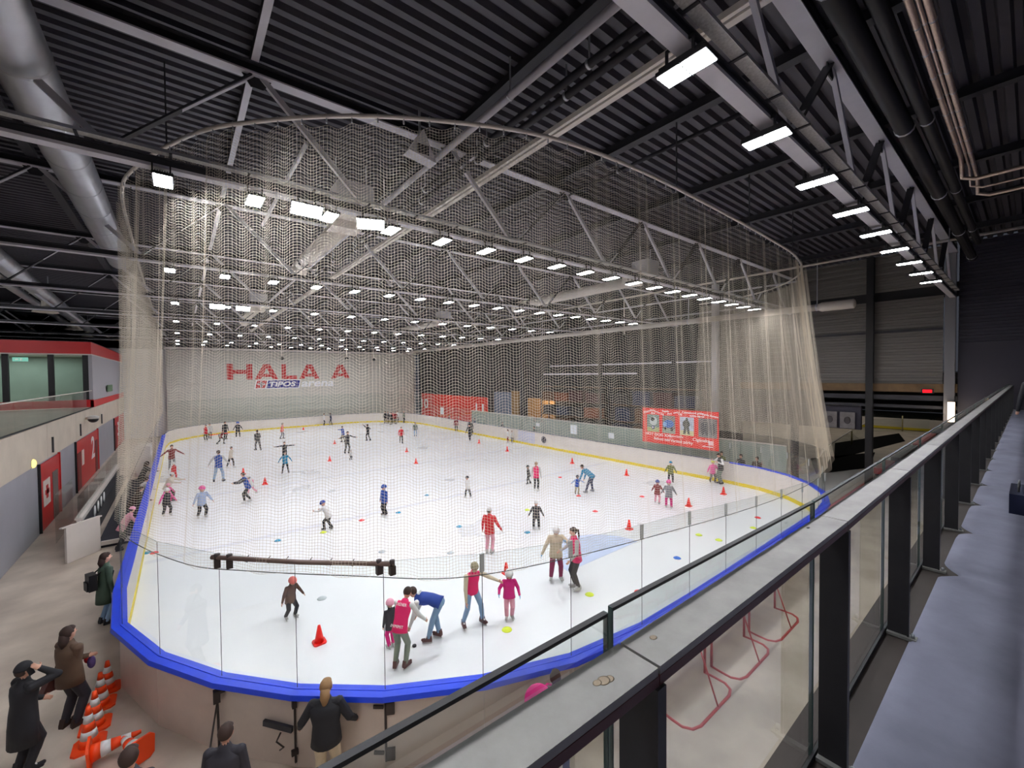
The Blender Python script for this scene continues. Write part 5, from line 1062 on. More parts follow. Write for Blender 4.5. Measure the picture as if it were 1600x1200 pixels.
for s, yy, z, sz, sx, a in (('HOT DOG XXL', 1.35, -0.58, 0.24, 1.15, 0), ('Balíkový guláš', 1.1, -0.85, 0.22, 0.95, 0), ('Varené párky', -0.25, -0.86, 0.25, 1.1, 0), ('Cigánska', -1.5, -0.62, 0.27, 1.1, 0), ('domáce koláče', 0.15, -0.56, 0.15, 1.1, 0), ('Hranolky', 2.1, 0.93, 0.2, 1.0, 0.3), ('káva', 1.75, 0.82, 0.17, 1.0, 0), ('Horúci čaj', 1.35, 0.88, 0.19, 1.0, -0.3), ('Bageta', 0.85, 1.0, 0.17, 1.1, 0), ('Pivo  víno', 0.35, 0.9, 0.17, 1.1, 0.25), ('Čaj', -0.15, 0.88, 0.2, 1.0, 0), ('Cesnakové pivo', -0.95, 1.0, 0.19, 1.1, 0), ('kofola nápoje', -1.25, 0.82, 0.14, 1.2, 0), ('Langoše domáce', -2.0, 0.92, 0.16, 1.0, -0.15), ('občerstvenie', -1.9, -0.95, 0.11, 1.1, 0)):
    text_part('lettering', s, sz, M_SW, bn, BT(yy, z, a), 0.002, sx, 0.004)
MB().bx((-0.04, -2.25, -0.85), (-0.03, -1.95, -0.6), mat('pink_square', (244, 200, 206), 0.5)).build('square_mark', bn)
# round crest printed on the grey board panel
t = empty('board_emblem', (24.57, 26.4, 0.72), 'round dark crest on a pale board panel of the right boards', 'emblem')
MB().lathe([(0.3, 0), (0.3, 0.006), (0.23, 0.006), (0.23, 0)], (0, 0, 0), mat('crest_grey', (88, 90, 108), 0.5), 28, False, Matrix.Rotation(-PI / 2, 3, 'Y')).build('ring', t)
text_part('lettering', 'V', 0.36, mat('crest_grey', (88, 90, 108)), t, frame_mw((-0.012, 0, 0), (0, -1, 0), (0, 0, 1)), 0.002, 1.2, 0.012)
# notices stuck on the right glass
for n, (yy, z, w, h, m, lb) in enumerate(((22.9, 1.95, 0.5, 0.36, 'white_sheet', 'white paper sheet on the right glass beside the crest'), (19.2, 1.85, 0.28, 0.2, 'white_sheet', 'small white notice on the glass left of the red banner'), (27.2, 1.95, 0.22, 0.16, 'white_sheet', 'small white notice on the glass above the crest'), (44.4, 2.1, 0.5, 0.4, 'white_sheet', 'white notice on the glass before the red wall'))):
    o = MB().bx((24.6, yy - w / 2 - 0.1, z - h), (24.63, yy + w / 2 + 0.1, z + h), mat(m, (226, 230, 232), 0.5)).build('notice'); tag(o, lb, 'notice')
# team bench box at the left
bx_ = empty('players_box', (-2.5, 22, 0), 'white players box with glass screens left of the rink', 'players box')
def rb(o): return rel(o, bx_)
rb(MB().poly([(-3.2, 20.9, -0.05), (-2.45, 21.75, -0.05), (-2.45, 21.75, 1.2), (-3.2, 20.9, 1.2)], M_WHITE, (-0.06, 0.06, 0)).build('end_panel', bx_))
rb(MB().poly([(-3.28, 20.8, 1.2), (-2.4, 21.8, 1.2), (-2.48, 21.86, 1.2), (-3.36, 20.86, 1.2)], M_WHITE, (0, 0, 0.05)).build('panel_cap', bx_))
for k in range(5):
    y0 = 22 + k * 2.5
    rb(MB().bx((-3.1, y0, -0.05), (-3.0, y0 + 2.46, 1.15), M_WHITE).build('side_panel', bx_)); rb(MB().bx((-3.07, y0 + 0.05, 1.2), (-3.055, y0 + 2.4, 2.0), M_GLASS2).build('glass_screen', bx_))
rb(MB().bx((-3.15, 22, 1.15), (-2.95, 34.5, 1.21), M_WHITE).build('top_rail', bx_))
rb(MB().bx((-3.0, 22.2, 0.5), (-2.6, 34, 0.56), M_BLACK).build('bench_seat', bx_)); rb(MB().bx((-2.98, 22.2, 0.56), (-2.94, 34, 1.0), M_STEEL_D).build('backrest', bx_))
for k in range(4): rb(MB().lathe([(0.24, 0), (0.24, 0.02)], (-2.925, 24.6 + k * 0.9, 0.8), M_REFL, 14, True, Matrix.Rotation(PI / 2, 3, 'Y')).build('printed_disc', bx_))
rb(MB().bx((-2.6, 22, -0.05), (-1.4, 35, 0.06), mat('black_rubber', (42, 42, 52), 0.8, 0, 0.1, 3)).build('rubber_floor', bx_))
rb(MB().bx((-2.45, 21.78, 0.1), (-1.3, 21.9, 0.24), M_WHITE).build('threshold', bx_))
for (x, y) in ((-3.6, 27.5), (-3.6, 30.5)):
    rb(MB().bx((x, y, 0), (x + 0.5, y + 2.2, 1.15), M_WHITE).build('bench_locker', bx_))
rb(MB().bx((-3.9, 23.6, 0.0), (-3.88, 27, 1.9), M_GLASS2).build('glass_screen', bx_))
rb(MB().bx((-2.35, 36.2, 0), (-1.6, 38.0, 1.9), M_WHITE).build('timekeeper_booth', bx_))
# striped traffic cones
def cone(name, loc, h, r, stripes, label, group, rot=None, base=None):
    t = empty(name, loc, label, 'cone', group)
    if rot: t.rotation_euler = rot
    n = len(stripes); z0 = 0.03
    for k, m in enumerate(stripes):
        a = z0 + (h - z0) * k / n; c = z0 + (h - z0) * (k + 1) / n
        ra = r + (0.03 - r) * k / n; rc = r + (0.03 - r) * (k + 1) / n
        o = MB().lathe([(ra, a), (rc, c)], (0, 0, 0), m, 18).build('stripe' if len(stripes) > 1 else 'cone_body', t)
    b = base or (r * 1.55)
    q = MB(); ch = b * 0.72
    q.poly([(b, -ch, 0), (b, ch, 0), (ch, b, 0), (-ch, b, 0), (-b, ch, 0), (-b, -ch, 0), (-ch, -b, 0), (ch, -b, 0)], stripes[0], (0, 0, 0.035))
    q.build('cone_base', t)
    return t
ST = [M_ORANGE, M_REFL, M_ORANGE, M_REFL, M_ORANGE]
G_ = 'striped traffic cones beside the boards'
cone('traffic_cone', (-1.3, 11.9, -0.06), 0.6, 0.13, ST, 'orange and white striped cone standing nearest the boards corner, farthest of the row', G_)
cone('traffic_cone', (-1.35, 11.4, -0.06), 0.66, 0.14, ST, 'striped cone standing second in the row, beside the brown-coated woman', G_)
cone('traffic_cone', (-1.36, 10.78, -0.06), 0.66, 0.14, ST, 'striped cone standing third in the row from the far end', G_)
cone('traffic_cone', (-1.38, 10.28, -0.06), 0.7, 0.14, ST, 'nearest standing striped cone of the row', G_)
cone('traffic_cone', (-1.32, 9.68, 0.16), 0.66, 0.14, ST, 'striped cone lying on its side pointing right', G_, (0, PI / 2 - 0.05, 0.03))
cone('traffic_cone', (-0.66, 9.2, 0.17), 0.6, 0.14, ST, 'striped cone lying with its base towards the camera at the frame bottom', G_, (-1.5, 0, 0.46))
# ice training cones and markers
for n, (x, y, h, lb) in enumerate(CONES):
    cone('ice_cone', (x, y, 0), h, h * 0.26, [M_REDC], lb, 'red training cones on the ice', None, h * 0.34)
MKC = {'r': (250, 40, 50), 'b': (20, 150, 190), 'y': (226, 240, 60), 'w': (196, 204, 206), 'B': (30, 110, 210)}
MKN = {'r': 'red', 'b': 'teal', 'y': 'yellow', 'w': 'pale grey', 'B': 'blue'}
for (x, y, c, lb) in MARKS:
    t = empty('marker_disc', (x, y, 0), MKN[c] + ' ' + lb, 'marker', 'flat marker discs on the ice')
    MB().lathe([(0.13, 0.0), (0.12, 0.012), (0.05, 0.05), (0.035, 0.05)], (0, 0, 0), mat('marker_' + MKN[c], MKC[c], 0.5), 14).build('disc', t)
t = tag(MB().lathe([(0.045, 0), (0.05, 0.006), (0.05, 0.03), (0.045, 0.036)], (*PUCK, 0.0), M_BLACK, 16).build('hockey_puck'), 'black puck on the ice beside the crouching coaches', 'puck')
# small goals against the outside of the boards
M_GOAL = mat('faded_red_tube', (196, 78, 74), 0.5, 0, 0.1, 5)
M_GNET = mat('goal_white_cord', (196, 190, 184), 0.8)
for n, gx in enumerate((7.0, 8.95, 10.9)):
    t = empty('hockey_goal', (gx, 3.7, -0.06), ['faded red goal frame nearest the camera, seen through the railing glass', 'middle faded red goal frame outside the boards', 'farthest faded red goal frame outside the boards'][n], 'goal', 'goal frames outside the boards')
    w = 1.75; r = 0.028
    MB().tube([(0.05, 0.62, 0), (0.03, 0.4, 0), (0.03, 0.2, 0), (0.12, 0.06, 0), (0.3, 0, 0), (w - 0.3, 0, 0), (w - 0.12, 0.06, 0), (w - 0.03, 0.2, 0), (w - 0.03, 0.4, 0), (w - 0.05, 0.62, 0)], r, M_GOAL, 8).build('base_hoop', t)
    MB().tube([(0.05, 0.62, 0), (0.05, 0.62, 1.05), (0.08, 0.62, 1.12), (0.16, 0.62, 1.15), (w - 0.16, 0.62, 1.15), (w - 0.08, 0.62, 1.12), (w - 0.05, 0.62, 1.05), (w - 0.05, 0.62, 0)], r, M_GOAL, 8).build('goal_posts', t)
    MB().tube([(0.2, 0.6, 1.15), (0.22, 0.35, 1.15), (w - 0.22, 0.35, 1.15), (w - 0.2, 0.6, 1.15)], 0.018, M_GOAL, 8).build('top_shelf', t)
    MB().tube([(w / 2, 0.35, 1.15), (w / 2 + 0.1, 0.0, 0.02)], 0.016, M_GOAL, 8).build('centre_brace', t)
    MB().beam((w / 2, 0.6, 1.15), (w / 2, 0.6, 0.75), 0.06, 0.05, M_GOAL).build('centre_plate', t)
# next hall, seen right of the net corner
tag(MB().bx((23.6, 5.62, -0.055), (31.5, 6.0, -0.045), mat('salmon_floor_stripe', (206, 96, 86), 0.5)).build('trim_4'), 'salmon red floor stripe running right from the rink corner', kind='structure')
for n, (x0, x1, m, lb) in enumerate(((33.5, 37, 'bench_red', 'short red bench box past the salmon stripe'), (38.5, 46, 'bench_dark', 'dark bench box between two red ones'), (47, 56, 'bench_red', 'long red bench box in the next hall'), (57, 62, 'bench_dark', 'dark bench box at the far end of the row'), (63, 72, 'bench_red', 'farthest red bench box'))):
    t = empty('bench_box', ((x0 + x1) / 2, 5.8, -0.06), lb, 'bench')
    l2 = (x1 - x0) / 2; mm = mat(m, (214, 34, 40) if 'red' in m else (44, 48, 52), 0.5)
    MB().bx((-l2, -0.2, 0.12), (l2, 0.25, 0.5), mm).build('seat', t)
    for sx in (-l2 + 0.2, l2 - 0.2): MB().bx((sx - 0.08, -0.15, 0), (sx + 0.08, 0.2, 0.12), M_BLACK).build('leg', t)
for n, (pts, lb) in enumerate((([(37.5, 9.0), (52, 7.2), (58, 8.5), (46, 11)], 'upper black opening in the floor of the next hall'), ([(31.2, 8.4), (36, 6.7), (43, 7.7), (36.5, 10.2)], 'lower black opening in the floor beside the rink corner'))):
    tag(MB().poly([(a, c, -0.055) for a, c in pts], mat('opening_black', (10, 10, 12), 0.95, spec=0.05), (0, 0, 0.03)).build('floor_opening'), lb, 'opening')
tag(MB().poly([(25.5, 6.9, -0.055), (33.6, 6.4, -0.055), (34.8, 7.2, -0.055), (27, 10.5, -0.055)], mat('pale_floor_paint', (206, 204, 200), 0.5), (0, 0, 0.004)).build('floor_pale_patch'), 'pale painted floor patch by the rink corner', kind='structure')  # light falling on the floor, put into a paler patch
nb = empty('stair_balustrade', (45, 10, 0), 'glass balustrade with posts around the floor openings of the next hall', 'balustrade')
pb_ = [(29.6, 7.9), (34.3, 8.7), (46.0, 9.8), (58, 10.6), (60.5, 8.6), (61, 6.6)]
for (a, c) in zip(pb_[:-1], pb_[1:]):
    rel(MB().poly([(*a, -0.05), (*c, -0.05), (*c, 1.25), (*a, 1.25)], M_GLASS2, (0.0, 0.02, 0)).build('glass_pane', nb), nb)
    rel(MB().beam((*a, 1.27), (*c, 1.27), 0.09, 0.07, M_WHITE).build('handrail', nb), nb)
for (x, y) in pb_[2:5]: rel(MB().tube([(x, y, -0.05), (x, y, 1.6)], 0.06, mat('brass_post', (196, 186, 140), 0.4, 0.5), 8).build('post', nb), nb)
M_RINK2 = mat('far_ice_white', (198, 206, 206), 0.4)
tag(MB().bx((62, 8, -0.05), (88, 40, 0.0), M_RINK2).build('floor_next_rink'), 'pale surface of the neighbouring rink', kind='structure')
t = empty('next_rink_boards', (61.8, 20, 0), 'white boards with yellow strip of the neighbouring rink', 'rink boards')
rel(MB().bx((61.7, 5, 0.2), (61.9, 40, 1.2), M_WHITE).build('board_panel', t), t); rel(MB().bx((61.65, 5, 0), (61.9, 40, 0.25), M_YEL).build('kick_strip', t), t); rel(MB().bx((61.75, 5, 1.2), (61.8, 40, 2.6), M_GLASS2).build('glass_pane', t), t)
l = bpy.data.lights.new('next_hall_light', 'AREA'); l.energy = 380; l.size = 20; l.color = (1, 0.95, 0.86)
lo = bpy.data.objects.new('next_hall_light', l); COL.objects.link(lo); lo.location = (52, 14, 5.7)
cpn = empty('corridor_partition', (26.7, 24, 0), 'pale grey-green low partition panels behind the right-hand glass', 'partition')  # added panels; the corridor's light is put into their pale colour
for k in range(13):
    y0 = 8.6 + k * 2.5
    rel(MB().bx((26.7, y0, -0.06), (26.76, y0 + 2.46, 2.2), mat('pale_green_panel', (168, 178, 168), 0.45, 0, 0.08, 1)).build('partition_panel', cpn), cpn)
rel(MB().bx((26.66, 8.6, 2.2), (26.8, 41.1, 2.25), M_WHITE).build('top_rail', cpn), cpn)
# storage racks with crates along the right corridor
def rack(y0, n, lb):
    t = empty('storage_rack', (27.6, y0, 0), lb, 'rack')
    w = 2.4
    for sx in (-0.5, 0.5):
        for sy in (0, n * w): MB().bx((sx - 0.04, sy - 0.04, -0.05), (sx + 0.04, sy + 0.04, 5.4), M_STEEL_D).build('upright', t)
    for z in (1.3, 2.6, 3.9, 5.2): MB().bx((-0.55, 0, z), (0.55, n * w, z + 0.07), mat('rack_wood', (84, 60, 40), 0.7, 0, 0.25, 4)).build('shelf', t)
    return t
rack(13.8, 3, 'tall storage rack full of crates behind the red banner'); rack(22.2, 3, 'tall storage rack full of crates right of the corridor lamp')
rs = random.Random(5)
CC = [((84, 54, 32), 'brown'), ((34, 42, 66), 'blue'), ((112, 58, 30), 'orange'), ((52, 50, 50), 'grey'), ((66, 36, 38), 'dark red'), ((82, 68, 50), 'tan')]
for base, rn in ((13.8, 'banner rack'), (22.2, 'lamp rack')):
    for lv, z in enumerate((-0.02, 1.38, 2.68, 3.98)):
        for c in range(4):
            col, cn = rs.choice(CC); h = rs.uniform(0.7, 1.05); w = rs.uniform(1.3, 1.6)
            y = base + 0.25 + c * 1.78
            t = empty('crate', (27.5, y + w / 2, z), '%s crate, %s from the gallery end on %s of the %s' % (cn, ordinal(c), ['the floor', 'the lowest shelf', 'the second shelf', 'the third shelf', 'the top shelf'][lv], rn), 'crate', 'crates in the storage racks')
            m = mat('crate_' + cn.replace(' ', '_'), col, 0.75, 0, 0.2, 4)
            MB().bx((-0.4, -w / 2, 0), (0.4, w / 2, h), m).build('crate_body', t)
            MB().bx((-0.44, -w / 2 - 0.02, h - 0.08), (0.44, w / 2 + 0.02, h), m).build('rim', t)
            MB().bx((-0.44, -w / 2 - 0.02, 0.0), (0.44, w / 2 + 0.02, 0.08), m).build('rim', t)
tag(MB().bx((XR - 0.15, 29.4, -0.05), (XR + 0.03, 33.4, 3.9), mat('tan_door', (176, 128, 70), 0.6, 0, 0.12, 2)).build('door_6'), 'tan wooden door panel under the corridor lamp', kind='structure')
tag(MB().bx((XR - 0.15, 35.0, -0.05), (XR + 0.03, 36.2, 4.6), mat('tan_door2', (150, 118, 76), 0.6)).build('door_7'), 'narrow tan panel', kind='structure')
# ================================================================ PEOPLE
CLR = {'black': (30, 30, 36), 'dark': (48, 46, 54), 'grey': (128, 128, 134), 'lgrey': (196, 194, 192), 'white': (232, 230, 228), 'cream': (216, 206, 190), 'red': (206, 32, 44), 'dred': (128, 32, 40), 'vest': (232, 28, 104), 'pink': (232, 90, 160), 'lpink': (240, 170, 190), 'hotpink': (238, 40, 140), 'magenta': (206, 24, 120), 'boot': (84, 48, 48), 'maroon': (128, 40, 78), 'blue': (34, 76, 160), 'navy': (34, 44, 82), 'royal': (36, 66, 150), 'teal': (30, 130, 170), 'sky': (120, 176, 214), 'pblue': (168, 184, 214), 'jeans': (128, 158, 190), 'ljeans': (150, 176, 206), 'olive': (110, 116, 58), 'green': (64, 84, 70), 'khaki': (164, 152, 122), 'brown': (92, 66, 54), 'dbrown': (60, 42, 36), 'coat': (98, 76, 60), 'greyg': (116, 124, 112), 'skin': (222, 170, 146), 'yellow': (226, 230, 80), 'blond': (158, 122, 84), 'salmon': (240, 120, 110), 'purple': (88, 66, 120), 'beige': (214, 198, 170)}
def cm(c, r=0.75):
    return mat('cloth_' + c, CLR[c], r, 0, 0.06, 9) if c != 'skin' else mat('skin', CLR['skin'], 0.55)
POSE = {
 'stand': dict(),
 'walk': dict(lean=8, feet=[(-.05, .12), (.05, -.14)], hands=[(-.2, -.35, -.85), (.2, .4, -.8)]),
 'stride': dict(lean=22, crouch=.05, feet=[(-.05, .14), (.1, -.2)], hands=[(-.35, .5, -.6), (.4, -.4, -.6)]),
 'glide': dict(lean=16, crouch=.04, feet=[(-.08, .08), (.08, -.06)], hands=[(-.45, .3, -.75), (.45, .3, -.75)]),
 'kid': dict(lean=8, crouch=.03, feet=[(-.09, .04), (.09, -.03)], hands=[(-.45, .2, -.8), (.45, .2, -.8)]),
 'spread': dict(lean=10, feet=[(-.05, .06), (.07, -.08)], hands=[(-.97, .1, .0), (.97, .1, -.05)]),
 'wide': dict(lean=6, feet=[(-.13, .0), (.13, .0)], hands=[(-.5, .15, -.75), (.5, .15, -.75)]),
 'rightout': dict(lean=8, feet=[(-.04, .08), (.05, -.08)], hands=[(-.2, .1, -.9), (.93, .2, .1)]),
 'leftout': dict(lean=8, feet=[(-.04, .08), (.05, -.08)], hands=[(-.93, .2, .1), (.2, .1, -.9)]),
 'forward': dict(lean=22, crouch=.03, feet=[(-.06, .1), (.06, -.08)], hands=[(-.1, .85, -.25), (.15, .8, -.35)]),
 'bend': dict(lean=78, crouch=.0, feet=[(-.08, .06), (.08, -.04)], hands=[(-.05, .35, -.85), (.1, .45, -.8)]),
 'halfbend': dict(lean=42, crouch=.0, feet=[(-.08, .02), (.1, .02)], hands=[(-.1, .35, -.88), (.15, .6, -.7)]),
 'cross': dict(lean=0, hands=[(.42, .36, -.5), (-.42, .3, -.42)]),
 'phone': dict(lean=2, hands=[(-.1, .3, -.6), (.0, .3, .3)]),
 'up': dict(lean=5, feet=[(-.04, .08), (.06, -.1)], hands=[(-.6, .3, .6), (.6, .2, -.4)]),
 'leg': dict(lean=30, feet=[(-.02, .03), (.2, -.3)], hands=[(-.8, .4, -.2), (.8, .1, -.2)]),
 'reach': dict(lean=14, feet=[(-.08, .05), (.1, -.02)], hands=[(-.1, .15, -.9), (.35, .75, -.35)]),
 'lean_rail': dict(lean=30, feet=[(-.07, -.1), (.07, -.12)], hands=[(-.2, .6, -.5), (.2, .6, -.5)]),
}
def ik(a, b, l1, l2, pole):
    d = b - a; D = d.length
    D2 = min(D, (l1 + l2) * 0.998)
    if D < 1e-5: d = Vector((0, 0, -1)); D = 1e-5
    dn = d / D; b2 = a + dn * D2
    x = (l1 * l1 - l2 * l2 + D2 * D2) / (2 * D2)
    h = math.sqrt(max(0.0, l1 * l1 - x * x))
    p = (pole - dn * pole.dot(dn))
    p = p.normalized() if p.length > 1e-5 else Vector((0, 1, 0))
    return a + dn * x + p * h, b2
def caps(mb, p0, p1, r0, r1, n=10, flat=None):
    """closed tapered capsule"""
    p0 = Vector(p0); p1 = Vector(p1); d = p1 - p0
    L = d.length
    t = d / L if L > 1e-6 else Vector((0, 0, 1))
    u = Vector((1, 0, 0)) if abs(t.x) < 0.8 else Vector((0, 1, 0))
    if flat is not None: u = flat
    x = (u - t * u.dot(t)).normalized(); y = t.cross(x)
    rings = []
    for a in (-80, -50, -20): rings.append((p0 + t * (r0 * math.sin(math.radians(a))), r0 * math.cos(math.radians(a))))
    for a in (20, 50, 80): rings.append((p1 + t * (r1 * math.sin(math.radians(a))), r1 * math.cos(math.radians(a))))
    vs = []
    for c, r in rings:
        for k in range(n):
            an = 2 * PI * k / n
            vs.append(c + x * (math.cos(an) * r) + y * (math.sin(an) * r))
    fs = []
    for i in range(len(rings) - 1):
        for k in range(n):
            l = (k + 1) % n
            fs.append((i * n + k, i * n + l, (i + 1) * n + l, (i + 1) * n + k))
    fs.append(tuple(range(n - 1, -1, -1))); m = (len(rings) - 1) * n
    fs.append(tuple(m + k for k in range(n)))
    mb.add(vs, fs, M_BLACK, True)
PENDING = []
def person(x, y, rz, h, pose, top, sleeve, pants, cap, capc, boots, label, near=0, kid=0, name='person', cat='person', hem=0.06, z=0.0, sk=1, kw=None, hand='skin'):
    """one figure: continuous body (voxel-merged limbs), garment, headgear, two boots with blades"""
    P = dict(POSE[pose]); P.update(kw or {})
    root = empty(name, (x, y, z), label, cat, None, rz)
    lift = 0.048 if sk else 0.0
    S = h - lift - (0.0 if not sk else 0.0)
    hs = 1.28 if kid else 1.0                       # head scale
    lean = math.radians(P.get('lean', 3)); side = math.radians(P.get('side', 0)); cr_ = P.get('crouch', 0)
    if kid: hipz, tor = 0.455, 0.33
    else: hipz, tor = 0.505, 0.325
    dl = Vector((math.sin(side), math.sin(lean), math.cos(lean) * math.cos(side))).normalized()
    pel = Vector((0, -0.1 * math.sin(lean), hipz - cr_ + lift / S))
    mid_d = (dl * 0.6 + Vector((0, math.sin(lean * 0.6), math.cos(lean * 0.6))) * 0.4).normalized()
    waist = pel + mid_d * tor * 0.4
    neck = waist + (dl + (dl - mid_d) * 0.6).normalized() * tor * 0.62
    chest = waist.lerp(neck, 0.55)
    shw = 0.112 if not kid else 0.108
    rt = Vector((1, 0, 0))
    ud = (neck - waist).normalized()
    sh = [neck - ud * 0.035 - rt * shw, neck - ud * 0.035 + rt * shw]
    hp = math.radians(P.get('head', 0.0)) + lean * 0.55
    hd = Vector((math.sin(math.radians(P.get('hside', 0))), math.sin(hp), math.cos(hp))).normalized()
    hc = neck + hd * (0.055 + 0.05 * hs)
    fwd = Vector((1, 0, 0)).cross(hd).normalized() * -1.0
    fwd = hd.cross(Vector((1, 0, 0))).normalized()
    if fwd.y < 0 and abs(hp) < 1.3: fwd = -fwd
    yaw = math.radians(P.get('yaw', 0)); fr = fwd * math.cos(yaw) + hd.cross(fwd) * math.sin(yaw); fwd = fr.normalized(); rgt = fwd.cross(hd).normalized()
    la, lb_ = (0.172, 0.15) if not kid else (0.155, 0.135)
    arm = la + lb_ + 0.02
    hips = [pel + Vector((-0.052, 0, -0.015)), pel + Vector((0.052, 0, -0.015))]
    ankz = 0.062 + lift / S
    feet = P.get('feet', [(-.055, .0), (.055, .02)])
    ank = [Vector((f[0], f[1] - 0.02, ankz + (f[2] if len(f) > 2 else 0))) for f in feet]
    tl = (hipz - 0.062) / 2 * 1.02
    seg = []   # (p0,p1,r0,r1,tag)
    mb = MB()
    thick = P.get('bulk', 1.0) * (1.15 if kid else 1.0)
    def cap_(a, b, r0, r1, tg, n=10):
        seg.append((a, b, r0, r1, tg)); caps(mb, a, b, r0, r1, n)
    kn = []; fd = []
    for i in (0, 1):
        k, a = ik(hips[i], ank[i], tl, tl, Vector((0.15 * (-1 if i == 0 else 1), 1, 0.1)))
        cap_(hips[i], k, 0.058 * thick, 0.042 * thick, 'pants'); cap_(k, k.lerp(a, 0.4), 0.042 * thick, 0.041 * thick, 'pants'); cap_(k.lerp(a, 0.4), a, 0.041 * thick, 0.03 * thick * (1.25 if kid else 1.1), 'pants')
        kn.append(k)
        yw = math.radians(P.get('toe', 14)) * (-1 if i == 0 else 1)
        toe = a + Vector((math.sin(yw) * 0.085, math.cos(yw) * 0.085, -0.038)); heel = a + Vector((-math.sin(yw) * 0.02, -math.cos(yw) * 0.02, -0.036))
        cap_(heel, toe, 0.024, 0.02, 'boot'); cap_(a, heel, 0.026, 0.026, 'boot')
        fd.append((a, yw))
    # torso: overlapping ellipsoids
    def torso(c, r, ax):
        q = Vector((1, 0, 0)); w = ax.cross(q).normalized()
        m3 = Matrix((q, -w if w.dot(Vector((0, 1, 0))) < 0 else w, ax)).transposed()
        mb.ell(c, r, M_BLACK, 14, 10, m3)
    torso(pel + mid_d * 0.01, (0.087 * thick, 0.062 * thick, 0.075), mid_d); seg.append((pel - Vector((0, 0, 0.02)), pel + mid_d * 0.03, 0.08, 0.08, 'hip'))
    torso(waist, (0.076 * thick, 0.055 * thick, 0.1), mid_d); seg.append((waist, waist, 0.075, 0.075, 'top'))
    torso(chest, (0.098 * thick, 0.064 * thick, 0.105), ud); seg.append((chest, chest + ud * 0.04, 0.095, 0.09, 'top'))
    cap_(sh[0] + rt * 0.03, sh[1] - rt * 0.03, 0.037 * thick, 0.037 * thick, 'top')
    cap_(neck - ud * 0.03, hc, 0.03, 0.026, 'skin')
    # head: cranium, jaw, nose, ears
    hr = 0.058 * hs
    m3 = Matrix((rgt, fwd, hd)).transposed()
    mb.ell(hc, (hr * 0.82, hr * 0.98, hr * 1.12), M_BLACK, 14, 10, m3); seg.append((hc, hc, hr, hr, 'skin'))
    mb.ell(hc + fwd * hr * 0.25 - hd * hr * 0.55, (hr * 0.6, hr * 0.62, hr * 0.62), M_BLACK, 12, 8, m3)
    if near:
        caps(mb, hc + fwd * hr * 0.88 + hd * hr * 0.12, hc + fwd * hr * 1.1 - hd * hr * 0.2, hr * 0.1, hr * 0.16, 8)
        for s_ in (-1, 1): mb.ell(hc + rgt * (s_ * hr * 0.84) - hd * hr * 0.05, (hr * 0.1, hr * 0.22, hr * 0.3), M_BLACK, 8, 6, m3)
    hands = P.get('hands', [(-.16, .06, -.96), (.16, .08, -.95)])
    for i in (0, 1):
        hd_ = Vector(hands[i]); tgt = sh[i] + hd_ * arm
        s_ = -1 if i == 0 else 1
        e, w_ = ik(sh[i], tgt, la, lb_, Vector(P['pole']) if (i == 1 and P.get('pole')) else Vector((s_ * 0.5, -0.7, -0.5)))
        sb = 1.08 if near else 1.0
        cap_(sh[i], e, 0.037 * thick * sb, 0.03 * thick * sb, 'sleeve'); cap_(e, w_, 0.03 * thick * sb, 0.022 * thick, 'sleeve')
        dn = (w_ - e).normalized(); out = Vector((s_, 0, 0)); out = (out - dn * out.dot(dn)).normalized(); pf = dn.cross(out).normalized()
        pc = w_ + dn * 0.03
        if near:
            caps(mb, w_, w_ + dn * 0.01, 0.016, 0.016, 8)
            m4 = Matrix((out, pf, dn)).transposed()
            seg.append((w_, pc + dn * 0.075, 0.017, 0.02, 'hand'))
            if pf.y < 0: pf = -pf
            m4 = Matrix((pf, out, dn)).transposed()
            mb.ell(pc, (0.023, 0.011, 0.031), M_BLACK, 10, 8, m4)
            cu = P.get('curl', 0.5)
            for q in range(4):
                off = pf * (0.0155 - q * 0.0103)
                ln = (0.026, 0.03, 0.028, 0.021)[q]
                a0 = pc + dn * 0.022 + off; a1 = a0 + (dn - out * cu * 0.5).normalized() * ln * 0.6; a2 = a1 + (dn - out * (cu + 0.35)).normalized() * ln * 0.55
                caps(mb, a0, a1, 0.0056, 0.0052, 6); caps(mb, a1, a2, 0.0052, 0.0045, 6)
            t0 = pc + pf * 0.017 - dn * 0.012; t1 = t0 + (pf + dn * 0.6 - out * 0.3).normalized() * 0.019; t2 = t1 + (dn + pf * 0.25 - out * 0.4).normalized() * 0.017
            caps(mb, t0, t1, 0.0064, 0.0056, 6); caps(mb, t1, t2, 0.0056, 0.0048, 6)
        else:
            cap_(w_, w_ + dn * 0.045, 0.017, 0.019, 'hand', 8)
    me = mb.mesh('tmp')
    me.transform(Matrix.Diagonal((S, S, S, 1)))
    o = link('body', me, root)
    md = o.modifiers.new('join', 'REMESH'); md.mode = 'VOXEL'; md.voxel_size = (0.0085 if near == 2 else 0.011 if near else 0.02) * (S / 1.7 if near else 1.0); md.use_smooth_shade = True
    ms = o.modifiers.new('soft', 'SMOOTH'); ms.iterations = 2; ms.factor = 0.5
    if near:
        dc = o.modifiers.new('light', 'DECIMATE'); dc.ratio = 0.35
    cols = {'pants': pants, 'hip': pants, 'top': top, 'sleeve': sleeve, 'boot': boots, 'hand': hand, 'skin': 'skin'}
    PENDING.append((o, seg, S, cols))
    # garment shell over the torso
    g = MB(); rings = []
    hb = pel - Vector((0, 0, 1)) * hem - mid_d * 0.0
    tk = thick * 1.1
    if hem > 0.15: rings.append((hb, 0.108 * tk, 0.088 * tk, Vector((0, 0.0, 1))))
    rings.append((pel - mid_d * min(hem, 0.07), 0.1 * tk, 0.078 * tk, mid_d)); rings.append((pel + mid_d * 0.03, 0.094 * tk, 0.073 * tk, mid_d)); rings.append((waist, 0.086 * tk, 0.066 * tk, mid_d))
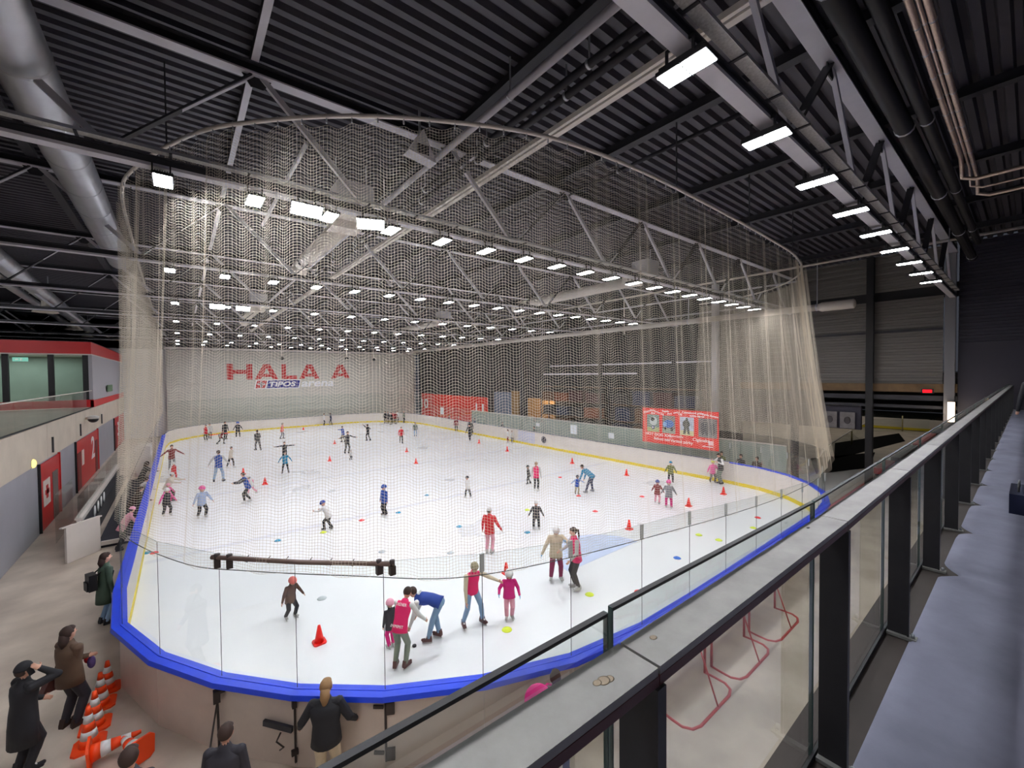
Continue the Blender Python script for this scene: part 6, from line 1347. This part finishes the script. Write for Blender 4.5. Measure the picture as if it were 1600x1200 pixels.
    rings.append((chest - ud * 0.02, 0.1 * tk, 0.072 * tk, ud)); rings.append((chest + ud * 0.04, 0.104 * tk, 0.07 * tk, ud)); rings.append((neck - ud * 0.035, 0.098 * tk, 0.052 * tk, ud)); rings.append((neck - ud * 0.002, 0.055, 0.045, ud)); rings.append((neck + ud * 0.03, 0.036 * hs, 0.038 * hs, ud))
    if sleeve != top:
        rings = [(c, a * (0.92 if i >= len(rings) - 4 and i < len(rings) - 2 else 1.0), b, ax) if i != len(rings) - 3 else (c, a * 0.84, b, ax) for i, (c, a, b, ax) in enumerate(rings)]
    n = 20; vs = []
    rj = random.Random(int(x * 91 + y * 37))
    for ri, (c, a, b, ax) in enumerate(rings):
        q = Vector((1, 0, 0)); w = ax.cross(q).normalized()
        for k in range(n):
            an = 2 * PI * k / n; wob = 1 + (0.035 * math.sin(3 * an + ri) + rj.uniform(-.015, .015))
            vs.append((c + q * math.cos(an) * a * wob + w * math.sin(an) * b * wob) * S)
    g.add(vs, [(i * n + k, i * n + (k + 1) % n, (i + 1) * n + (k + 1) % n, (i + 1) * n + k) for i in range(len(rings) - 1) for k in range(n)] + [tuple(range(n - 1, -1, -1)), tuple((len(rings) - 1) * n + k for k in range(n))], cm(top), True)
    gn = 'coat' if hem > 0.15 else 'jacket' if sleeve == top else 'vest'
    go = g.build(gn, root)
    if P.get('print'):      # white lettering bands on a coach's vest
        q = Vector((1, 0, 0))
        bands = [(P['print'], chest + ud * 0.045, 0.05, ud)]
        if P.get('low'): bands.append(('/M/M/M/T', pel + mid_d * 0.045, 0.05, mid_d))
        for tx, cc, sz, ax in bands:
            bk = ax.cross(q).normalized()
            if bk.y > 0 and bk.z <= 0.2: bk = -bk
            if lean > 1.0 and bk.z < 0: bk = -bk
            text_part('printed_letters', tx, sz * S, M_SW, root, frame_mw((cc + bk * 0.079 * tk) * S, ax.cross(bk), ax), 0.004, 0.9, 0.0)
    # headgear / hair
    c0 = hc * S; R_ = hr * S; cmn = cm(capc) if cap in ('beanie', 'hair', 'long', 'pony', 'bun', 'cap', 'curly', 'pompom') else mat('helmet_' + capc, CLR[capc], 0.35)
    hm = MB()
    if cap in ('hair', 'long', 'pony', 'bun', 'curly'):
        k_ = 1.25 if cap == 'curly' else 1.0
        hm.ell(c0 - fwd * R_ * 0.22 + hd * R_ * 0.2, (R_ * 0.94 * k_, R_ * 0.98 * k_, R_ * 1.05 * k_), cmn, 14, 10, m3)
        hm.ell(c0 + fwd * R_ * 0.28 + hd * R_ * 0.72, (R_ * 0.72, R_ * 0.6, R_ * 0.42), cmn, 12, 8, m3)
        if cap in ('long', 'curly'): hm.tube([c0 - fwd * R_ * 0.5, c0 - fwd * R_ * 0.75 - hd * R_ * 1.3, c0 - fwd * R_ * 0.7 - hd * R_ * 2.3], [R_ * 0.75, R_ * 0.72, R_ * 0.35], cmn, 10)
        if cap == 'pony': hm.tube([c0 - fwd * R_ * 0.95 + hd * R_ * 0.35, c0 - fwd * R_ * 1.5, c0 - fwd * R_ * 1.45 - hd * R_ * 1.6, c0 - fwd * R_ * 1.2 - hd * R_ * 2.6], [R_ * 0.25, R_ * 0.33, R_ * 0.26, R_ * 0.1], cmn, 8)
        if cap == 'bun': hm.ell(c0 - fwd * R_ * 0.9 + hd * R_ * 0.8, (R_ * 0.4, R_ * 0.4, R_ * 0.4), cmn, 10, 8)
        hm.build('hair', root)
    else:
        if cap == 'helmet':
            hm.ell(c0 + hd * R_ * 0.12 - fwd * R_ * 0.05, (R_ * 1.2, R_ * 1.36, R_ * 1.3), cmn, 18, 8, m3, z0=-0.12)
            ho = hm.build('helmet', root)
            hv = MB()
            for q in range(5):
                an = math.radians(-60 + q * 30); v = fwd * math.cos(an) * 1.12 + rgt * math.sin(an) * 0.98
                hv.ell(c0 + hd * R_ * 0.62 + v * R_ * 0.98, (R_ * 0.1, R_ * 0.1, R_ * 0.07), M_BLACK, 6, 4)
            hv.build('vents', ho)
            MB().tube([c0 + rgt * R_ * 0.98, c0 + rgt * R_ * 0.7 - hd * R_ * 0.95 + fwd * R_ * 0.3, c0 - hd * R_ * 1.2 + fwd * R_ * 0.45, c0 - rgt * R_ * 0.7 - hd * R_ * 0.95 + fwd * R_ * 0.3, c0 - rgt * R_ * 0.98], R_ * 0.07, M_BLACK, 5).build('chin_strap', root)
        else:
            hm.ell(c0 + hd * R_ * 0.15 - fwd * R_ * 0.08, (R_ * 0.98, R_ * 1.12, R_ * 1.2), cmn, 16, 8, m3, z0=0.0)
            hm.lathe([(R_ * 1.02, 0), (R_ * 1.05, R_ * 0.25), (R_ * 1.0, R_ * 0.3)], c0 - fwd * R_ * 0.08 + hd * R_ * 0.1, cmn, 16, True, m3)
            if cap == 'pompom': hm.ell(c0 + hd * R_ * 1.5, (R_ * 0.35,) * 3, cmn, 10, 8)
            hm.build('knit_hat', root)
            MB().ell(c0 - fwd * R_ * 0.3 - hd * R_ * 0.1, (R_ * 0.86, R_ * 0.85, R_ * 0.8), cm('dbrown'), 12, 8, m3).build('hair', root)
    if near:
        for s_ in (-1, 1):
            MB().ell(c0 + fwd * R_ * 0.88 + rgt * (s_ * R_ * 0.32) + hd * R_ * 0.12, (R_ * 0.12, R_ * 0.06, R_ * 0.06), M_BLACK, 8, 6, m3).build('eye', root)
        MB().ell(c0 + fwd * R_ * 0.84 - hd * R_ * 0.5, (R_ * 0.26, R_ * 0.07, R_ * 0.06), mat('lips', (170, 82, 80), 0.5), 8, 6, m3).build('mouth', root)
    # skates
    for a, yw in fd:
        m2 = Matrix.Rotation(-yw, 4, 'Z'); m2.translation = a * S
        zb = -ankz * S
        b = MB(); bm_ = cm(boots, 0.45)
        L0, L1 = -0.045 * S, 0.09 * S
        zt = zb + lift if sk else zb
        prof = [(L0, zt), (L1 - 0.01 * S, zt), (L1, zt + 0.012 * S), (L1 - 0.012 * S, zt + 0.026 * S), (0.045 * S, zt + 0.036 * S), (0.03 * S, zt + 0.056 * S), (0.026 * S, zt + 0.08 * S), (-0.03 * S, zt + 0.085 * S), (L0, zt + 0.03 * S)]
        w = 0.024 * S
        b.poly([(-w, p, q) for p, q in prof], bm_, (2 * w, 0, 0))
        if near: b.box((0, 0.03 * S, zt + 0.05 * S), (w * 0.9, 0.035 * S, 0.012 * S), M_REFL, Matrix.Rotation(-0.6, 3, 'X'))
        so = b.build('skate' if sk else 'shoe', root); so.matrix_local = m2
        if sk:
            bl = MB().poly([(-0.004, L0 + 0.005, zt), (-0.004, L0 - 0.002, zb + 0.004), (-0.004, L0 + 0.01, zb), (-0.004, L1 - 0.01, zb), (-0.004, L1 + 0.005, zb + 0.012), (-0.004, L1 - 0.012, zt)], mat('blade_holder', (206, 206, 208), 0.35, 0.4), (0.008, 0, 0)).build('blade', so)
    root['dims'] = [round(S, 3)]
    return root, dict(hc=c0, sh=[s * S for s in sh], pel=pel * S, S=S, R=R_, neck=neck * S, chest=chest * S, ud=ud)
def finish_people():
    dg = bpy.context.evaluated_depsgraph_get()
    for o, seg, S, cols in PENDING:
        ev = o.evaluated_get(dg)
        me = bpy.data.meshes.new_from_object(ev)
        o.modifiers.clear()
        old = o.data; o.data = me; bpy.data.meshes.remove(old)
        nf = len(me.polygons); c = np.empty(nf * 3, np.float32); me.polygons.foreach_get('center', c); c = c.reshape(-1, 3) / S
        best = np.full(nf, 1e9); bi = np.zeros(nf, int)
        names = sorted(set(cols.values())); 
        me.materials.clear()
        for nme in names: me.materials.append(cm(nme))
        for a, b, r0, r1, tg in seg:
            a = np.array(a); d = np.array(b) - a; L2 = d @ d
            t = np.clip(((c - a) @ d) / L2, 0, 1) if L2 > 1e-9 else np.zeros(nf)
            ds = np.linalg.norm(c - a - t[:, None] * d, axis=1) - (r0 + (r1 - r0) * t)
            m = ds < best; best[m] = ds[m]; bi[m] = names.index(cols[tg])
        me.polygons.foreach_set('material_index', bi.astype(np.int32))
        me.polygons.foreach_set('use_smooth', np.ones(nf, bool))
        me.update()
INFO = {}
for rec in PEOPLE:
    key = rec.pop('key', None)
    if rec.get('name') is None: rec.pop('name', None)
    r, info = person(**rec)
    if key: INFO[key] = (r, info)
finish_people()
# carried things
r, i = INFO['crossed']
t = empty('shoulder_bag', (0, 0, 0), 'large brown shoulder bag carried by the woman in the brown coat', 'bag')
t.matrix_world = Matrix.Translation(r.location) @ Matrix.Rotation(r.rotation_euler.z, 4, 'Z')
S = i['S']
bg = MB().poly([(-0.24, -0.26, 0.72), (-0.22, 0.16, 0.66), (-0.19, 0.14, 0.98), (-0.2, -0.14, 1.02)], mat('brown_leather', (92, 54, 50), 0.5, 0, 0.1, 5), (-0.12, 0, 0)).build('bag_body', t)
MB().tube([(-0.24, -0.1, 1.0), (-0.22, 0.0, 1.35), (-0.17, 0.0, 1.47), (-0.22, 0.08, 1.3), (-0.24, 0.12, 0.98)], 0.012, cm('dbrown'), 6).build('strap', t)
t = empty('folded_gloves', (0, 0, 0), 'red and violet gloves held by the woman in the brown coat', 'gloves')
t.matrix_world = Matrix.Translation(r.location) @ Matrix.Rotation(r.rotation_euler.z, 4, 'Z')
MB().ell((0.05, 0.3, 1.0), (0.07, 0.06, 0.12), cm('purple'), 10, 8).build('violet_glove', t); MB().ell((-0.02, 0.28, 1.06), (0.05, 0.05, 0.08), cm('red'), 10, 8).build('red_glove', t)
r, i = INFO['backpack']
t = empty('backpack', (0, 0, 0), 'black backpack worn by the woman in the dark green coat', 'bag')
t.matrix_world = Matrix.Translation(r.location) @ Matrix.Rotation(r.rotation_euler.z, 4, 'Z')
MB().box((0, -0.26, 1.2), (0.3, 0.16, 0.42), M_BLACK).box((0, -0.35, 1.12), (0.24, 0.05, 0.22), M_BLACK).build('bag_body', t)
for s_ in (-1, 1): MB().tube([(s_ * 0.11, -0.18, 1.36), (s_ * 0.12, 0.0, 1.5), (s_ * 0.12, 0.14, 1.36), (s_ * 0.13, 0.08, 1.1)], 0.02, M_BLACK, 6).build('strap', t)
r, i = INFO['phone']
t = empty('mobile_phone', (0, 0, 0), 'dark phone held to the ear of the woman in black', 'phone')
t.matrix_world = Matrix.Translation(r.location) @ Matrix.Rotation(r.rotation_euler.z, 4, 'Z')
MB().box(i['hc'] + Vector((i['R'] * 1.02, 0.03, -0.02)), (0.012, 0.07, 0.15), M_BLACK, Matrix.Rotation(0.3, 3, 'X')).build('phone_body', t)
r, i = INFO['pinkbag']
t = empty('pink_rucksack', (0, 0, 0), 'hot pink rucksack held by the dark-haired person behind the handrail', 'bag')
t.matrix_world = Matrix.Translation(r.location) @ Matrix.Rotation(r.rotation_euler.z, 4, 'Z')
MB().ell((-0.22, -0.24, 1.36), (0.24, 0.15, 0.28), cm('hotpink'), 14, 10).build('bag_body', t); MB().tube([(-0.2, -0.2, 1.5), (-0.12, -0.05, 1.52), (-0.05, 0.1, 1.4)], 0.02, cm('hotpink'), 6).build('strap', t)
r, i = INFO['redstick']
t = empty('red_stick', (0, 0, 0), 'short red stick held out by skaters in the far left group', 'stick')
t.location = r.location
MB().tube([(-0.9, -0.1, 0.95), (0.75, 0.35, 0.98)], 0.035, M_REDC, 8).build('stick_body', t)
